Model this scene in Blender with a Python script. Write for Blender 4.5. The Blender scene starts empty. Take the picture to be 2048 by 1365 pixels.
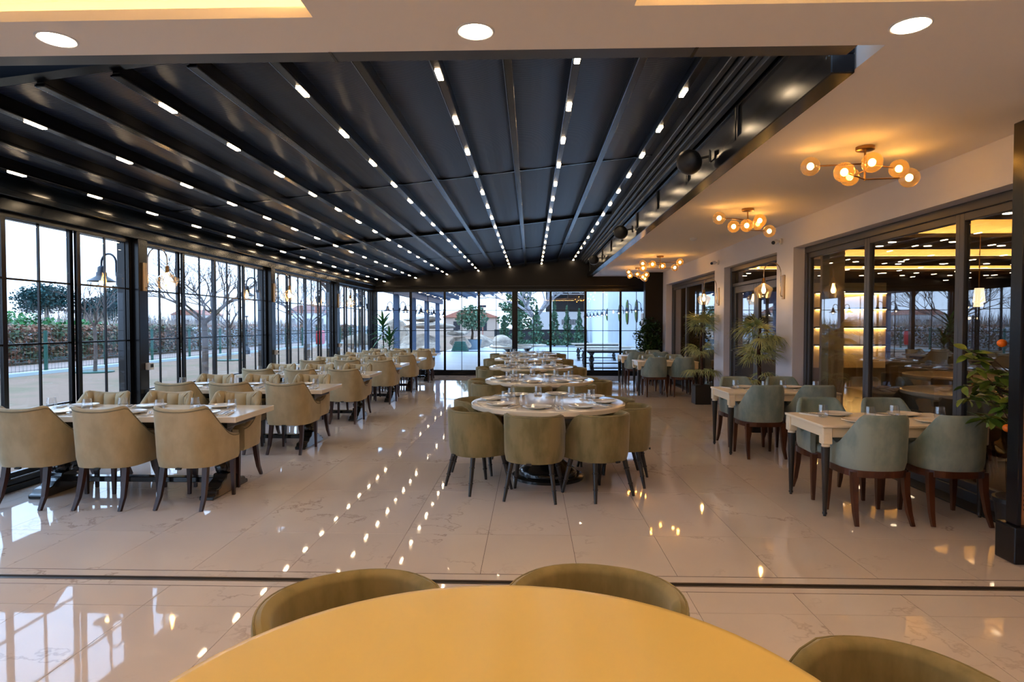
import bpy, bmesh, math, random
from mathutils import Vector, Matrix
random.seed(7)
R = math.radians
SC = bpy.context.scene
COL = SC.collection

# ---------------------------------------------------------------- camera, world, exposure
# a level-ish 22 mm view: metres, X to the right, Y into the room, Z up, camera above (0, 0)
F_PX, CAM_H = 1250.0, 1.53
cam = bpy.data.cameras.new('camera')
cam.sensor_width = 36.0
cam.lens = F_PX / 2048.0 * 36.0
cam.clip_end = 600
cam_o = bpy.data.objects.new('camera', cam)
COL.objects.link(cam_o)
cam_o.location = (0, 0, CAM_H)
cam_o.rotation_euler = (R(90 - 1.53), 0, R(1.74))
SC.camera = cam_o
SC.view_settings.view_transform = 'Standard'
SC.view_settings.look = 'None'
SC.view_settings.gamma = 1.0
SC.view_settings.use_curve_mapping = False
SC.view_settings.exposure = 0.6
SC.cycles.max_bounces = 10
SC.cycles.diffuse_bounces = 4
SC.cycles.glossy_bounces = 4
SC.cycles.transmission_bounces = 6
SC.cycles.transparent_max_bounces = 24
SC.cycles.caustics_reflective = False
SC.cycles.caustics_refractive = False
SC.cycles.sample_clamp_indirect = 6.0
SC.cycles.use_light_tree = True
SC.cycles.adaptive_threshold = 0.02

SKY_STRENGTH = 3.0
w = bpy.data.worlds.new('overcast_sky')
SC.world = w
w.use_nodes = True
nt = w.node_tree
nt.nodes.clear()
wo = nt.nodes.new('ShaderNodeOutputWorld')
bg = nt.nodes.new('ShaderNodeBackground')
tc = nt.nodes.new('ShaderNodeTexCoord')
sx = nt.nodes.new('ShaderNodeSeparateXYZ')
rp = nt.nodes.new('ShaderNodeValToRGB')
nz = nt.nodes.new('ShaderNodeTexNoise')
mx = nt.nodes.new('ShaderNodeMixRGB')
nz.inputs['Scale'].default_value = 2.2
nz.inputs['Detail'].default_value = 4
rp.color_ramp.elements[0].position = 0.0
rp.color_ramp.elements[0].color = (0.62, 0.77, 1.0, 1)
rp.color_ramp.elements[1].position = 0.6
rp.color_ramp.elements[1].color = (0.46, 0.68, 1.0, 1)
mx.blend_type = 'MULTIPLY'
mx.inputs[0].default_value = 0.16
nt.links.new(tc.outputs['Generated'], sx.inputs[0])
nt.links.new(tc.outputs['Generated'], nz.inputs['Vector'])
nt.links.new(sx.outputs['Z'], rp.inputs[0])
nt.links.new(rp.outputs[0], mx.inputs[1])
nt.links.new(nz.outputs['Fac'], mx.inputs[2])
nt.links.new(mx.outputs[0], bg.inputs[0])
bg.inputs[1].default_value = SKY_STRENGTH
nt.links.new(bg.outputs[0], wo.inputs[0])

LED_WARM = (1.0, 0.74, 0.46)
AMBER = (1.0, 0.60, 0.20)
LED_POWER = 38.0        # pergola rafter lights
COVE_POWER = 31.0       # hidden strips in the ceiling coves
DOWN_POWER = 45.0       # round downlights
BULB_POWER = 42.0      # bulbs in glass shades

# ---------------------------------------------------------------- materials
MATS = {}
def lin(c):
    return tuple((x / 12.92 if x <= 0.04045 else ((x + 0.055) / 1.055) ** 2.4) for x in c)
def rgb(r, g, b):
    return lin((r / 255.0, g / 255.0, b / 255.0)) + (1.0,)
def M(name, col, rough=0.5, metal=0.0, var=None, bump=None, sheen=0.0, coat=0.0, emit=None, ior=1.5, trans=0.0, rvar=0.0):
    m = bpy.data.materials.new(name)
    m.use_nodes = True
    t = m.node_tree
    p = t.nodes['Principled BSDF']
    p.inputs['Base Color'].default_value = col
    p.inputs['Roughness'].default_value = rough
    p.inputs['Metallic'].default_value = metal
    p.inputs['IOR'].default_value = ior
    if sheen:
        p.inputs['Sheen Weight'].default_value = sheen
        p.inputs['Sheen Roughness'].default_value = 0.4
    if coat:
        p.inputs['Coat Weight'].default_value = coat
        p.inputs['Coat Roughness'].default_value = 0.08
    if emit:
        p.inputs['Emission Color'].default_value = tuple(emit[0]) + (1,)
        p.inputs['Emission Strength'].default_value = emit[1]
    L = t.links.new
    if var or bump or rvar:
        co = t.nodes.new('ShaderNodeTexCoord')
        vec = co.outputs['Object']
    if var:
        # var = (scale, second colour, (stretch xyz), low, high)
        mp = t.nodes.new('ShaderNodeMapping')
        mp.inputs['Scale'].default_value = var[2] if len(var) > 2 else (1, 1, 1)
        oi = t.nodes.new('ShaderNodeObjectInfo')
        ml = t.nodes.new('ShaderNodeVectorMath'); ml.operation = 'SCALE'
        ml.inputs[0].default_value = (37, 11, 23)
        L(oi.outputs['Random'], ml.inputs['Scale'])
        L(ml.outputs[0], mp.inputs['Location'])
        L(vec, mp.inputs['Vector'])
        n = t.nodes.new('ShaderNodeTexNoise')
        n.inputs['Scale'].default_value = var[0]
        n.inputs['Detail'].default_value = 5
        n.inputs['Roughness'].default_value = 0.6
        L(mp.outputs[0], n.inputs['Vector'])
        r = t.nodes.new('ShaderNodeValToRGB')
        r.color_ramp.elements[0].position = var[3] if len(var) > 3 else 0.35
        r.color_ramp.elements[1].position = var[4] if len(var) > 4 else 0.65
        r.color_ramp.elements[0].color = col
        r.color_ramp.elements[1].color = var[1]
        L(n.outputs['Fac'], r.inputs[0])
        L(r.outputs[0], p.inputs['Base Color'])
    if bump:
        n2 = t.nodes.new('ShaderNodeTexNoise')
        n2.inputs['Scale'].default_value = bump[0]
        n2.inputs['Detail'].default_value = 3
        L(vec, n2.inputs['Vector'])
        b = t.nodes.new('ShaderNodeBump')
        b.inputs['Strength'].default_value = bump[1]
        b.inputs['Distance'].default_value = bump[2] if len(bump) > 2 else 0.01
        L(n2.outputs['Fac'], b.inputs['Height'])
        L(b.outputs[0], p.inputs['Normal'])
    MATS[name] = m
    return m

def glass(name, tint=(1, 1, 1), f0=0.04, rough=0.0, haze=None):
    """thin clear sheet: straight see-through plus a mirror part growing towards grazing"""
    m = bpy.data.materials.new(name)
    m.use_nodes = True
    t = m.node_tree
    t.nodes.clear()
    L = t.links.new
    out = t.nodes.new('ShaderNodeOutputMaterial')
    tr = t.nodes.new('ShaderNodeBsdfTransparent'); tr.inputs[0].default_value = tuple(tint) + (1,)
    gl = t.nodes.new('ShaderNodeBsdfGlossy'); gl.inputs['Roughness'].default_value = rough
    ge = t.nodes.new('ShaderNodeNewGeometry')
    dt = t.nodes.new('ShaderNodeVectorMath'); dt.operation = 'DOT_PRODUCT'
    L(ge.outputs['Normal'], dt.inputs[0]); L(ge.outputs['Incoming'], dt.inputs[1])
    ab = t.nodes.new('ShaderNodeMath'); ab.operation = 'ABSOLUTE'; L(dt.outputs['Value'], ab.inputs[0])
    iv = t.nodes.new('ShaderNodeMath'); iv.operation = 'SUBTRACT'; iv.inputs[0].default_value = 1.0; L(ab.outputs[0], iv.inputs[1])
    pw = t.nodes.new('ShaderNodeMath'); pw.operation = 'POWER'; pw.inputs[1].default_value = 5.0; L(iv.outputs[0], pw.inputs[0])
    ma = t.nodes.new('ShaderNodeMath'); ma.operation = 'MULTIPLY_ADD'
    ma.inputs[1].default_value = 1 - f0; ma.inputs[2].default_value = f0
    L(pw.outputs[0], ma.inputs[0])
    mix = t.nodes.new('ShaderNodeMixShader')
    L(ma.outputs[0], mix.inputs[0]); L(tr.outputs[0], mix.inputs[1]); L(gl.outputs[0], mix.inputs[2])
    if haze:                       # a coated shade scatters a little of its bulb's light
        tl = t.nodes.new('ShaderNodeBsdfTranslucent'); tl.inputs[0].default_value = tuple(haze[1]) + (1,)
        m2 = t.nodes.new('ShaderNodeMixShader'); m2.inputs[0].default_value = haze[0]
        L(mix.outputs[0], m2.inputs[1]); L(tl.outputs[0], m2.inputs[2]); L(m2.outputs[0], out.inputs[0])
    else:
        L(mix.outputs[0], out.inputs[0])
    MATS[name] = m
    return m

def marble(name):
    m = bpy.data.materials.new(name)
    m.use_nodes = True
    t = m.node_tree
    p = t.nodes['Principled BSDF']
    L = t.links.new
    ge = t.nodes.new('ShaderNodeNewGeometry')
    oi = t.nodes.new('ShaderNodeObjectInfo')
    ml = t.nodes.new('ShaderNodeVectorMath'); ml.operation = 'SCALE'
    ml.inputs[0].default_value = (31, 17, 9)
    L(oi.outputs['Random'], ml.inputs['Scale'])
    ad = t.nodes.new('ShaderNodeVectorMath'); ad.operation = 'ADD'
    L(ge.outputs['Position'], ad.inputs[0]); L(ml.outputs[0], ad.inputs[1])
    wn = t.nodes.new('ShaderNodeTexNoise'); wn.inputs['Scale'].default_value = 1.1; wn.inputs['Detail'].default_value = 6
    wn.inputs['Roughness'].default_value = 0.62
    L(ad.outputs[0], wn.inputs['Vector'])
    # a vein runs where the noise crosses its middle value
    sb = t.nodes.new('ShaderNodeMath'); sb.operation = 'SUBTRACT'; sb.inputs[1].default_value = 0.5; L(wn.outputs['Fac'], sb.inputs[0])
    ab = t.nodes.new('ShaderNodeMath'); ab.operation = 'ABSOLUTE'; L(sb.outputs[0], ab.inputs[0])
    rr = t.nodes.new('ShaderNodeValToRGB')
    rr.color_ramp.elements[0].position = 0.0; rr.color_ramp.elements[0].color = (1, 1, 1, 1)
    rr.color_ramp.elements[1].position = 0.012; rr.color_ramp.elements[1].color = (0, 0, 0, 1)
    L(ab.outputs[0], rr.inputs[0])
    pn = t.nodes.new('ShaderNodeTexNoise'); pn.inputs['Scale'].default_value = 1.6; pn.inputs['Detail'].default_value = 2
    L(ad.outputs[0], pn.inputs['Vector'])
    pr = t.nodes.new('ShaderNodeValToRGB')
    pr.color_ramp.elements[0].position = 0.48; pr.color_ramp.elements[1].position = 0.66
    L(pn.outputs['Fac'], pr.inputs[0])
    mu = t.nodes.new('ShaderNodeMath'); mu.operation = 'MULTIPLY'; L(rr.outputs[0], mu.inputs[0]); L(pr.outputs[0], mu.inputs[1])
    m2 = t.nodes.new('ShaderNodeMath'); m2.operation = 'MULTIPLY'; m2.inputs[1].default_value = 0.55; L(mu.outputs[0], m2.inputs[0])
    cl = t.nodes.new('ShaderNodeMixRGB'); cl.inputs[1].default_value = rgb(214, 198, 188); cl.inputs[2].default_value = rgb(226, 214, 206)
    L(pn.outputs['Fac'], cl.inputs[0])
    mx = t.nodes.new('ShaderNodeMixRGB'); mx.inputs[2].default_value = rgb(140, 112, 96)
    L(m2.outputs[0], mx.inputs[0]); L(cl.outputs[0], mx.inputs[1]); L(mx.outputs[0], p.inputs['Base Color'])
    p.inputs['Roughness'].default_value = 0.035
    p.inputs['IOR'].default_value = 1.62
    bn = t.nodes.new('ShaderNodeTexNoise'); bn.inputs['Scale'].default_value = 3.0
    L(ad.outputs[0], bn.inputs['Vector'])
    bp = t.nodes.new('ShaderNodeBump'); bp.inputs['Strength'].default_value = 0.05; bp.inputs['Distance'].default_value = 0.01
    L(bn.outputs['Fac'], bp.inputs['Height']); L(bp.outputs[0], p.inputs['Normal'])
    MATS[name] = m
    return m

def fabric_roof(name):
    """taut dark pvc sheet with a fine corrugation"""
    m = M(name, (0.008, 0.016, 0.042, 1), rough=0.34, ior=1.36)
    t = m.node_tree; p = t.nodes['Principled BSDF']; L = t.links.new
    ge = t.nodes.new('ShaderNodeNewGeometry')
    wv = t.nodes.new('ShaderNodeTexWave'); wv.wave_type = 'BANDS'; wv.bands_direction = 'Y'
    wv.inputs['Scale'].default_value = 16.0; wv.inputs['Distortion'].default_value = 0.3
    L(ge.outputs['Position'], wv.inputs['Vector'])
    b = t.nodes.new('ShaderNodeBump'); b.inputs['Strength'].default_value = 0.22; b.inputs['Distance'].default_value = 0.006
    L(wv.outputs['Fac'], b.inputs['Height']); L(b.outputs[0], p.inputs['Normal'])
    return m

marble('marble_tile')
fabric_roof('roof_fabric')
M('grout', rgb(70, 55, 48), 0.8)
M('white_paint', rgb(240, 233, 228), 0.75)
M('wall_paint', rgb(218, 220, 234), 0.7)
M('black_metal', (0.004, 0.005, 0.008, 1), 0.22, ior=1.4)
M('sky_glint_metal', (0.22, 0.30, 0.44, 1), 0.25, metal=1.0)  # pale blue tone stands in for sky glint along the rafter edges
M('anthracite', (0.035, 0.042, 0.055, 1), 0.35)
M('grey_frame', (0.060, 0.062, 0.070, 1), 0.38)
M('gutter_black', (0.003, 0.006, 0.012, 1), 0.14, ior=1.3)
M('black_lacquer', (0.010, 0.010, 0.011, 1), 0.22, coat=0.5)
M('dark_wall', (0.006, 0.005, 0.005, 1), 0.4, ior=1.35)
M('track_metal', rgb(120, 105, 95), 0.3, metal=0.6)
M('slot_dark', (0.01, 0.008, 0.007, 1), 0.5)
M('cream_top', rgb(236, 222, 200), 0.16, coat=0.3)
M('cream_satin', rgb(216, 186, 108), 0.26)
M('ivory_paint', rgb(238, 224, 198), 0.3)
M('velvet_cream', rgb(180, 161, 126), 0.85, sheen=0.3, var=(4.0, rgb(160, 143, 108), (1, 1, 0.6), 0.40, 0.62))
M('velvet_cream_pad', rgb(180, 162, 126), 0.85, sheen=0.35)
M('velvet_olive', rgb(130, 118, 82), 0.85, sheen=0.35, var=(5.0, rgb(107, 99, 64), (1.4, 1.4, 0.5), 0.42, 0.60))
M('velvet_blue', rgb(142, 156, 152), 0.85, sheen=0.35, var=(4.0, rgb(108, 130, 130), (1.2, 1.2, 0.6), 0.42, 0.62))
M('piping_dark', rgb(120, 110, 84), 0.8)
M('walnut', rgb(86, 48, 30), 0.35, var=(9, rgb(62, 33, 20), (1, 1, 0.15)))
M('mahogany', rgb(60, 32, 24), 0.35, var=(9, rgb(42, 22, 17), (1, 1, 0.15)))
M('ebony_leg', (0.022, 0.020, 0.020, 1), 0.35)
M('porcelain', rgb(236, 230, 220), 0.12, coat=0.4)
M('steel', rgb(190, 188, 186), 0.18, metal=1.0)
M('napkin', rgb(232, 228, 224), 0.9)
M('brass', rgb(170, 130, 80), 0.3, metal=1.0)
M('brushed_gold', rgb(190, 165, 130), 0.35, metal=0.9)
M('chrome_tube', rgb(160, 150, 140), 0.2, metal=1.0)
M('barn_enamel', rgb(48, 58, 72), 0.35)
M('white_plastic', rgb(225, 225, 228), 0.4)
M('black_plastic', (0.012, 0.012, 0.013, 1), 0.45)
M('oak', rgb(178, 128, 92), 0.5, var=(6, rgb(140, 92, 62), (6, 6, 0.5), 0.35, 0.65))
glass('window_glass', (0.93, 0.96, 0.985), 0.035)
glass('door_glass', (0.80, 0.82, 0.84), 0.17)
glass('clear_glass', (0.97, 0.98, 0.98), 0.05)
glass('drink_glass', (0.985, 0.99, 0.995), 0.08)
glass('amber_glass', (0.97, 0.78, 0.45), 0.12, haze=(0.065, (1.0, 0.62, 0.22)))
glass('smoke_glass', (0.74, 0.62, 0.48), 0.20, haze=(0.04, (0.9, 0.6, 0.3)))
glass('tint_glass', (0.93, 0.86, 0.76), 0.10, haze=(0.05, (1.0, 0.8, 0.5)))
M('led_warm', (1, 0.8, 0.6, 1), emit=(LED_WARM, LED_POWER))
M('led_dim', (1, 0.8, 0.6, 1), emit=(LED_WARM, 12.0))
M('led_cove', (1, 0.7, 0.4, 1), emit=(AMBER, COVE_POWER))
M('led_down', (1, 0.8, 0.6, 1), emit=((1.0, 0.72, 0.42), DOWN_POWER))
M('bulb_warm', (1, 0.7, 0.4, 1), emit=((1.0, 0.56, 0.17), BULB_POWER))
M('bulb_outdoor', (1, 0.8, 0.5, 1), emit=((1.0, 0.66, 0.30), 14.0))

# ---------------------------------------------------------------- mesh helpers
class MB:
    def __init__(self):
        self.v, self.f, self.s = [], [], []
    def add(self, vs, fs, smooth=False):
        o = len(self.v)
        self.v += [tuple(p) for p in vs]
        self.f += [tuple(i + o for i in f) for f in fs]
        self.s += [smooth] * len(fs)
        return self
    def box(self, c, s, rz=0.0):
        x, y, z = s[0] / 2, s[1] / 2, s[2] / 2
        cr, sr = math.cos(rz), math.sin(rz)
        vs = []
        for dz in (-z, z):
            for dx, dy in ((-x, -y), (x, -y), (x, y), (-x, y)):
                vs.append((c[0] + dx * cr - dy * sr, c[1] + dx * sr + dy * cr, c[2] + dz))
        return self.add(vs, [(3, 2, 1, 0), (4, 5, 6, 7), (0, 1, 5, 4), (1, 2, 6, 5), (2, 3, 7, 6), (3, 0, 4, 7)])
    def bb(self, x0, x1, y0, y1, z0, z1):
        return self.box(((x0 + x1) / 2, (y0 + y1) / 2, (z0 + z1) / 2), (x1 - x0, y1 - y0, z1 - z0))
    def tube(self, pts, r, seg=8, phase=0.0, smooth=True, closed=False):
        pts = [Vector(p) for p in pts]
        n = len(pts)
        rs = r if isinstance(r, (list, tuple)) else [r] * n
        vs, fs = [], []
        ref = None
        for i, p in enumerate(pts):
            if closed:
                d = pts[(i + 1) % n] - pts[i - 1]
            else:
                d = pts[min(i + 1, n - 1)] - pts[max(i - 1, 0)]
            d.normalize()
            if ref is None:
                ref = Vector((1, 0, 0)) if abs(d.x) < 0.9 else Vector((0, 1, 0))
            a = (ref - d * ref.dot(d)).normalized()
            b = d.cross(a)
            ref = a
            for k in range(seg):
                t = 2 * math.pi * k / seg + phase
                vs.append(p + (a * math.cos(t) + b * math.sin(t)) * rs[i])
        for i in range(n if closed else n - 1):
            j = (i + 1) % n
            for k in range(seg):
                k2 = (k + 1) % seg
                fs.append((i * seg + k, i * seg + k2, j * seg + k2, j * seg + k))
        if not closed:
            fs.append(tuple(reversed(range(seg))))
            fs.append(tuple((n - 1) * seg + k for k in range(seg)))
        return self.add(vs, fs, smooth)
    def square_leg(self, pts, ws):
        return self.tube(pts, [q * 0.7071 for q in ws], 4, math.pi / 4, smooth=False)
    def lathe(self, prof, c=(0, 0, 0), seg=24, smooth=True, cap=True):
        vs, fs = [], []
        for r, z in prof:
            for k in range(seg):
                t = 2 * math.pi * k / seg
                vs.append((c[0] + r * math.cos(t), c[1] + r * math.sin(t), c[2] + z))
        for i in range(len(prof) - 1):
            for k in range(seg):
                k2 = (k + 1) % seg
                fs.append((i * seg + k, i * seg + k2, (i + 1) * seg + k2, (i + 1) * seg + k))
        if cap:
            fs.append(tuple(reversed(range(seg))))
            fs.append(tuple((len(prof) - 1) * seg + k for k in range(seg)))
        return self.add(vs, fs, smooth)
    def sphere(self, c, r, seg=16, rings=10, sz=1.0):
        prof = []
        for i in range(rings + 1):
            a = -math.pi / 2 + math.pi * i / rings
            prof.append((max(r * math.cos(a), 1e-4), r * sz * math.sin(a)))
        return self.lathe(prof, c, seg)
    def grid(self, rows, smooth=True, close_v=False, close_u=False, caps=False):
        nu, nv = len(rows), len(rows[0])
        vs = [p for row in rows for p in row]
        fs = []
        for i in range(nu if close_u else nu - 1):
            i2 = (i + 1) % nu
            for j in range(nv if close_v else nv - 1):
                j2 = (j + 1) % nv
                fs.append((i * nv + j, i2 * nv + j, i2 * nv + j2, i * nv + j2))
        if caps:
            fs.append(tuple(range(nv)))
            fs.append(tuple(reversed([(nu - 1) * nv + j for j in range(nv)])))
        return self.add(vs, fs, smooth)
    def prism(self, outline, a0, a1, axis='z'):
        """outline in 2D extruded along an axis"""
        n = len(outline)
        def P(u, v, a):
            return {'z': (u, v, a), 'x': (a, u, v), 'y': (u, a, v)}[axis]
        vs = [P(u, v, a0) for u, v in outline] + [P(u, v, a1) for u, v in outline]
        fs = [tuple(reversed(range(n))), tuple(range(n, 2 * n))]
        fs += [(i, (i + 1) % n, n + (i + 1) % n, n + i) for i in range(n)]
        return self.add(vs, fs)
    def mesh(self, name, mat, bevel=0.0, seg=2):
        me = bpy.data.meshes.new(name)
        me.from_pydata(self.v, [], self.f)
        me.polygons.foreach_set('use_smooth', self.s)
        bm = bmesh.new(); bm.from_mesh(me)
        bmesh.ops.recalc_face_normals(bm, faces=bm.faces)
        if bevel:
            es = [e for e in bm.edges if len(e.link_faces) == 2 and e.calc_face_angle(0) > R(35)]
            bmesh.ops.bevel(bm, geom=es, offset=bevel, segments=seg, profile=0.5, affect='EDGES', clamp_overlap=True)
            for f in bm.faces:
                f.smooth = False
        bm.to_mesh(me); bm.free()
        if any(self.s) and not bevel:
            me.set_sharp_from_angle(angle=R(50))
        me.materials.append(MATS[mat])
        me.update()
        return me
    def build(self, name, mat, parent=None, loc=None, rot=None, bevel=0.0, seg=2):
        return link(name, self.mesh(name, mat, bevel, seg), parent, loc, rot)

def link(name, me, parent=None, loc=None, rot=None):
    o = bpy.data.objects.new(name, me)
    COL.objects.link(o)
    if parent is not None:
        o.parent = parent
    if loc is not None:
        o.location = loc
    if rot is not None:
        o.rotation_euler = rot
    return o
def tag(o, label, cat, group=None):
    o['label'] = label; o['category'] = cat
    if group: o['group'] = group
    return o
def thing(name, label, cat, loc=(0, 0, 0), rz=0.0, group=None):
    o = bpy.data.objects.new(name, None)
    o.empty_display_size = 0.1
    COL.objects.link(o)
    o.location = loc; o.rotation_euler = (0, 0, rz)
    return tag(o, label, cat, group)
def struct(o):
    o['kind'] = 'structure'
    return o
def sroot(name, loc=(0, 0, 0)):
    o = bpy.data.objects.new(name, None)
    o.empty_display_size = 0.1
    COL.objects.link(o)
    o.location = loc
    return struct(o)
KIDS = {}
def children(o):
    return [c for c in COL.objects if c.parent == o]
def snapshot(o):
    """a thing with its parts and sub-parts, read once so that copying stays quick"""
    ch = [c for c in bpy.data.objects if c.parent == o]
    return (o, [snapshot(c) for c in ch])
def dup(snap, loc=None, rz=None, label=None, group=None, parent=None):
    o, ch = snap
    c = o.copy(); COL.objects.link(c)
    if parent is not None:
        c.parent = parent
    if loc is not None: c.location = loc
    if rz is not None: c.rotation_euler = (0, 0, rz)
    if label: c['label'] = label
    if group: c['group'] = group
    for k in ch:
        dup(k, parent=c)
    return c
class Proto:
    """first use hands out the original, later uses hand out copies"""
    def __init__(self, root):
        self.snap = snapshot(root); self.used = False
    def put(self, loc, rz, label, group=None):
        if not self.used:
            self.used = True
            o = self.snap[0]
            o.location = loc; o.rotation_euler = (0, 0, rz); o['label'] = label
            if group: o['group'] = group
            return o
        return dup(self.snap, loc, rz, label, group)

# ================================================================ THE ROOM
XL, XR, YB = -4.78, 3.60, 18.70         # left glass line, right wall face, back glass line
CEIL = 2.95
def led_z(x):                            # height of the rafter lights: the pergola roof falls to the left
    return 2.803 + 0.11 * (x + 4.34)

# ---- floor: grout bed with polished tiles 60 x 120 cm
fl = MB(); fl.bb(-5.0, 3.9, -4.2, 18.95, -0.12, -0.006)
floor = struct(fl.build('floor', 'grout'))
fs = MB(); fs.bb(-5.0, 3.9, -4.2, 2.09, -0.006, 0.0)
fs.build('floor_slab', 'marble_tile', floor)
xs = [-5.0] + [-0.31 + 0.6 * k for k in range(-7, 7)] + [3.85]
def tile_rows(ys):
    cache = {}
    for y0, y1 in zip(ys[:-1], ys[1:]):
        for x0, x1 in zip(xs[:-1], xs[1:]):
            sx_, sy_ = x1 - x0 - 0.003, y1 - y0 - 0.003
            key = (round(sx_, 3), round(sy_, 3))
            if key not in cache:
                b = MB(); b.box((0, 0, -0.003), (sx_, sy_, 0.006))
                cache[key] = b.mesh('tile', 'marble_tile')
            link('tile', cache[key], floor, ((x0 + x1) / 2, (y0 + y1) / 2, 0.0),
                 (random.uniform(-1, 1) * 0.0006, random.uniform(-1, 1) * 0.0006, 0))
tile_rows([2.10, 3.30, 3.56])
tile_rows([3.78, 4.50] + [4.5 + 1.17 * k for k in range(1, 13)] + [18.9])
# floor track of the folding partition: two thin tile strips, metal edges, dark slot
tr = MB(); tr.bb(-5, 3.85, 3.563, 3.630, -0.006, 0.0); tr.bb(-5, 3.85, 3.690, 3.777, -0.006, 0.0)
tr.build('track_border', 'marble_tile', floor)
tr = MB(); tr.bb(-5, 3.85, 3.632, 3.640, -0.006, 0.002); tr.bb(-5, 3.85, 3.680, 3.688, -0.006, 0.002)
tr.bb(-5, 3.85, 3.558, 3.562, -0.006, 0.001); tr.bb(-5, 3.85, 3.778, 3.782, -0.006, 0.001)
tr.build('track_edge', 'track_metal', floor)
tr = MB(); tr.bb(-5, 3.85, 3.642, 3.678, -0.006, -0.004)
tr.build('track_slot', 'slot_dark', floor)

# ---- foreground ceiling with two lit coves
CV = [(-4.45, -1.01, -1.6, 2.90), (0.46, 3.25, -1.6, 2.84)]
c = MB()
c.bb(-4.9, 3.62, 2.90, 3.27, CEIL, CEIL + 0.05); c.bb(0.46, 3.25, 2.84, 2.90, CEIL, CEIL + 0.05)
c.bb(-1.01, 0.46, -1.6, 2.90, CEIL, CEIL + 0.05)
c.bb(-4.9, -4.45, -1.6, 2.90, CEIL, CEIL + 0.05); c.bb(3.25, 3.62, -1.6, 2.90, CEIL, CEIL + 0.05)
c.bb(-4.9, 3.62, -4.2, -1.6, CEIL, CEIL + 0.05)
c.bb(-4.9, 3.62, -4.2, 3.27, CEIL + 0.24, CEIL + 0.30)
c.bb(-4.9, 3.62, 3.19, 3.27, CEIL + 0.05, CEIL + 0.30)
c.bb(-0.9, 0.35, -1.6, 2.90, CEIL + 0.05, CEIL + 0.24)
c.bb(-4.9, 3.62, -1.9, -1.8, CEIL + 0.05, CEIL + 0.24)
c.bb(-4.9, -4.7, -1.9, 3.2, CEIL + 0.05, CEIL + 0.24); c.bb(3.5, 3.62, -1.9, 3.2, CEIL + 0.05, CEIL + 0.24)
ceiling = struct(c.build('ceiling', 'white_paint'))
for x0, x1, y0, y1 in CV:
    s = MB(); g = 0.07
    s.bb(x0 - g, x1 + g, y1 + g, y1 + g + 0.02, CEIL + 0.05, CEIL + 0.064)
    s.bb(x0 - g, x1 + g, y0 - g - 0.02, y0 - g, CEIL + 0.05, CEIL + 0.064)
    s.bb(x0 - g - 0.02, x0 - g, y0 - g, y1 + g, CEIL + 0.05, CEIL + 0.064)
    s.bb(x1 + g, x1 + g + 0.02, y0 - g, y1 + g, CEIL + 0.05, CEIL + 0.064)
    s.build('cove_strip', 'led_cove', ceiling)
# aisle ceiling along the right wall
c = MB(); c.bb(1.80, 3.85, 3.27, 18.8, CEIL, CEIL + 0.15)
struct(c.build('ceiling', 'white_paint'))

# ---- walls
wl = MB()
wl.bb(XR, XR + 0.25, -4.2, 18.8, 2.585, CEIL + 0.1)
for y0, y1 in ((-4.2, 3.4), (8.72, 9.30), (11.80, 12.40), (16.80, 18.8)):
    wl.bb(XR, XR + 0.25, y0, y1, 0, 2.585)
struct(wl.build('wall_right', 'wall_paint'))
wl = MB(); wl.bb(-5.0, 3.9, -4.4, -4.2, 0, 3.3)
struct(wl.build('wall_front', 'wall_paint'))
wl = MB(); wl.bb(-5.0, -4.7, -4.2, -0.2, 0, 3.3)
struct(wl.build('wall_left', 'wall_paint'))
dp = MB(); dp.bb(3.12, XR - 0.002, 17.2, 17.45, 0, CEIL)
struct(dp.build('wall_corner', 'dark_wall'))

# ---- pergola roof: rafters, lights, fabric panels
roof = sroot('ceiling_pergola')
ROWS = [-4.34 + 0.93 * k for k in range(7)]
HALF = [-4.34 + 0.93 * (k + 0.5) for k in range(6)]
Y0R, Y1R = 3.70, 18.60
led_b = MB(); led_b.box((0, 0, 0), (0.038, 0.165, 0.012))
led_me = led_b.mesh('led_light', 'led_warm', 0.005, 2)
raf_b = MB(); raf_b.bb(-0.022, 0.022, Y0R, Y1R, 0.02, 0.105); raf_b.bb(-0.028, 0.028, Y0R, Y1R, 0.0, 0.02)
es_b = MB(); es_b.bb(-0.034, -0.028, Y0R, Y1R, 0.0, 0.014)  # added strip on the window side, imitates sky reflected in the flange
es_me = es_b.mesh('sky_glint_strip', 'sky_glint_metal')
raf_me = raf_b.mesh('rafter', 'black_metal', 0.004, 1)
LEDY = [4.24 + 0.945 * k for k in range(16)]
for x in ROWS + HALF:
    r_ = link('rafter', raf_me, roof, (x, 0, led_z(x)))
    link('sky_glint_strip', es_me, r_, (0, 0, 0))
    if x in ROWS:
        for y in LEDY:
            link('led_light', led_me, r_, (0, y, -0.004))
edges = sorted(ROWS + HALF)
edges = [-4.80] + edges + [1.50]
for a, b in zip(edges[:-1], edges[1:]):
    f = MB()
    z0, z1 = led_z(a) + 0.10, led_z(b) + 0.10
    n = 6
    rows = []
    for i in range(n + 1):
        t = i / n
        sag = -0.018 * math.sin(math.pi * t)
        rows.append([(a + (b - a) * t, y, z0 + (z1 - z0) * t + sag) for y in (Y0R, Y1R)])
    top = [[(p[0], p[1], p[2] + 0.012) for p in row] for row in reversed(rows)]
    f.grid(rows + top, smooth=False, close_u=True)
    f.build('fabric_panel', 'roof_fabric', roof)
# slim cross guides under the fabric
for y in (7.45, 11.15, 15.0):
    g = MB(); gz = 0.078 if y != 11.15 else 0.04
    g.prism([(-4.8, led_z(-4.8) + gz), (1.5, led_z(1.5) + gz), (1.5, led_z(1.5) + 0.10), (-4.8, led_z(-4.8) + 0.10)], y - 0.02, y + 0.02, 'y')
    g.build('cross_guide', 'black_metal', roof)
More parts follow.
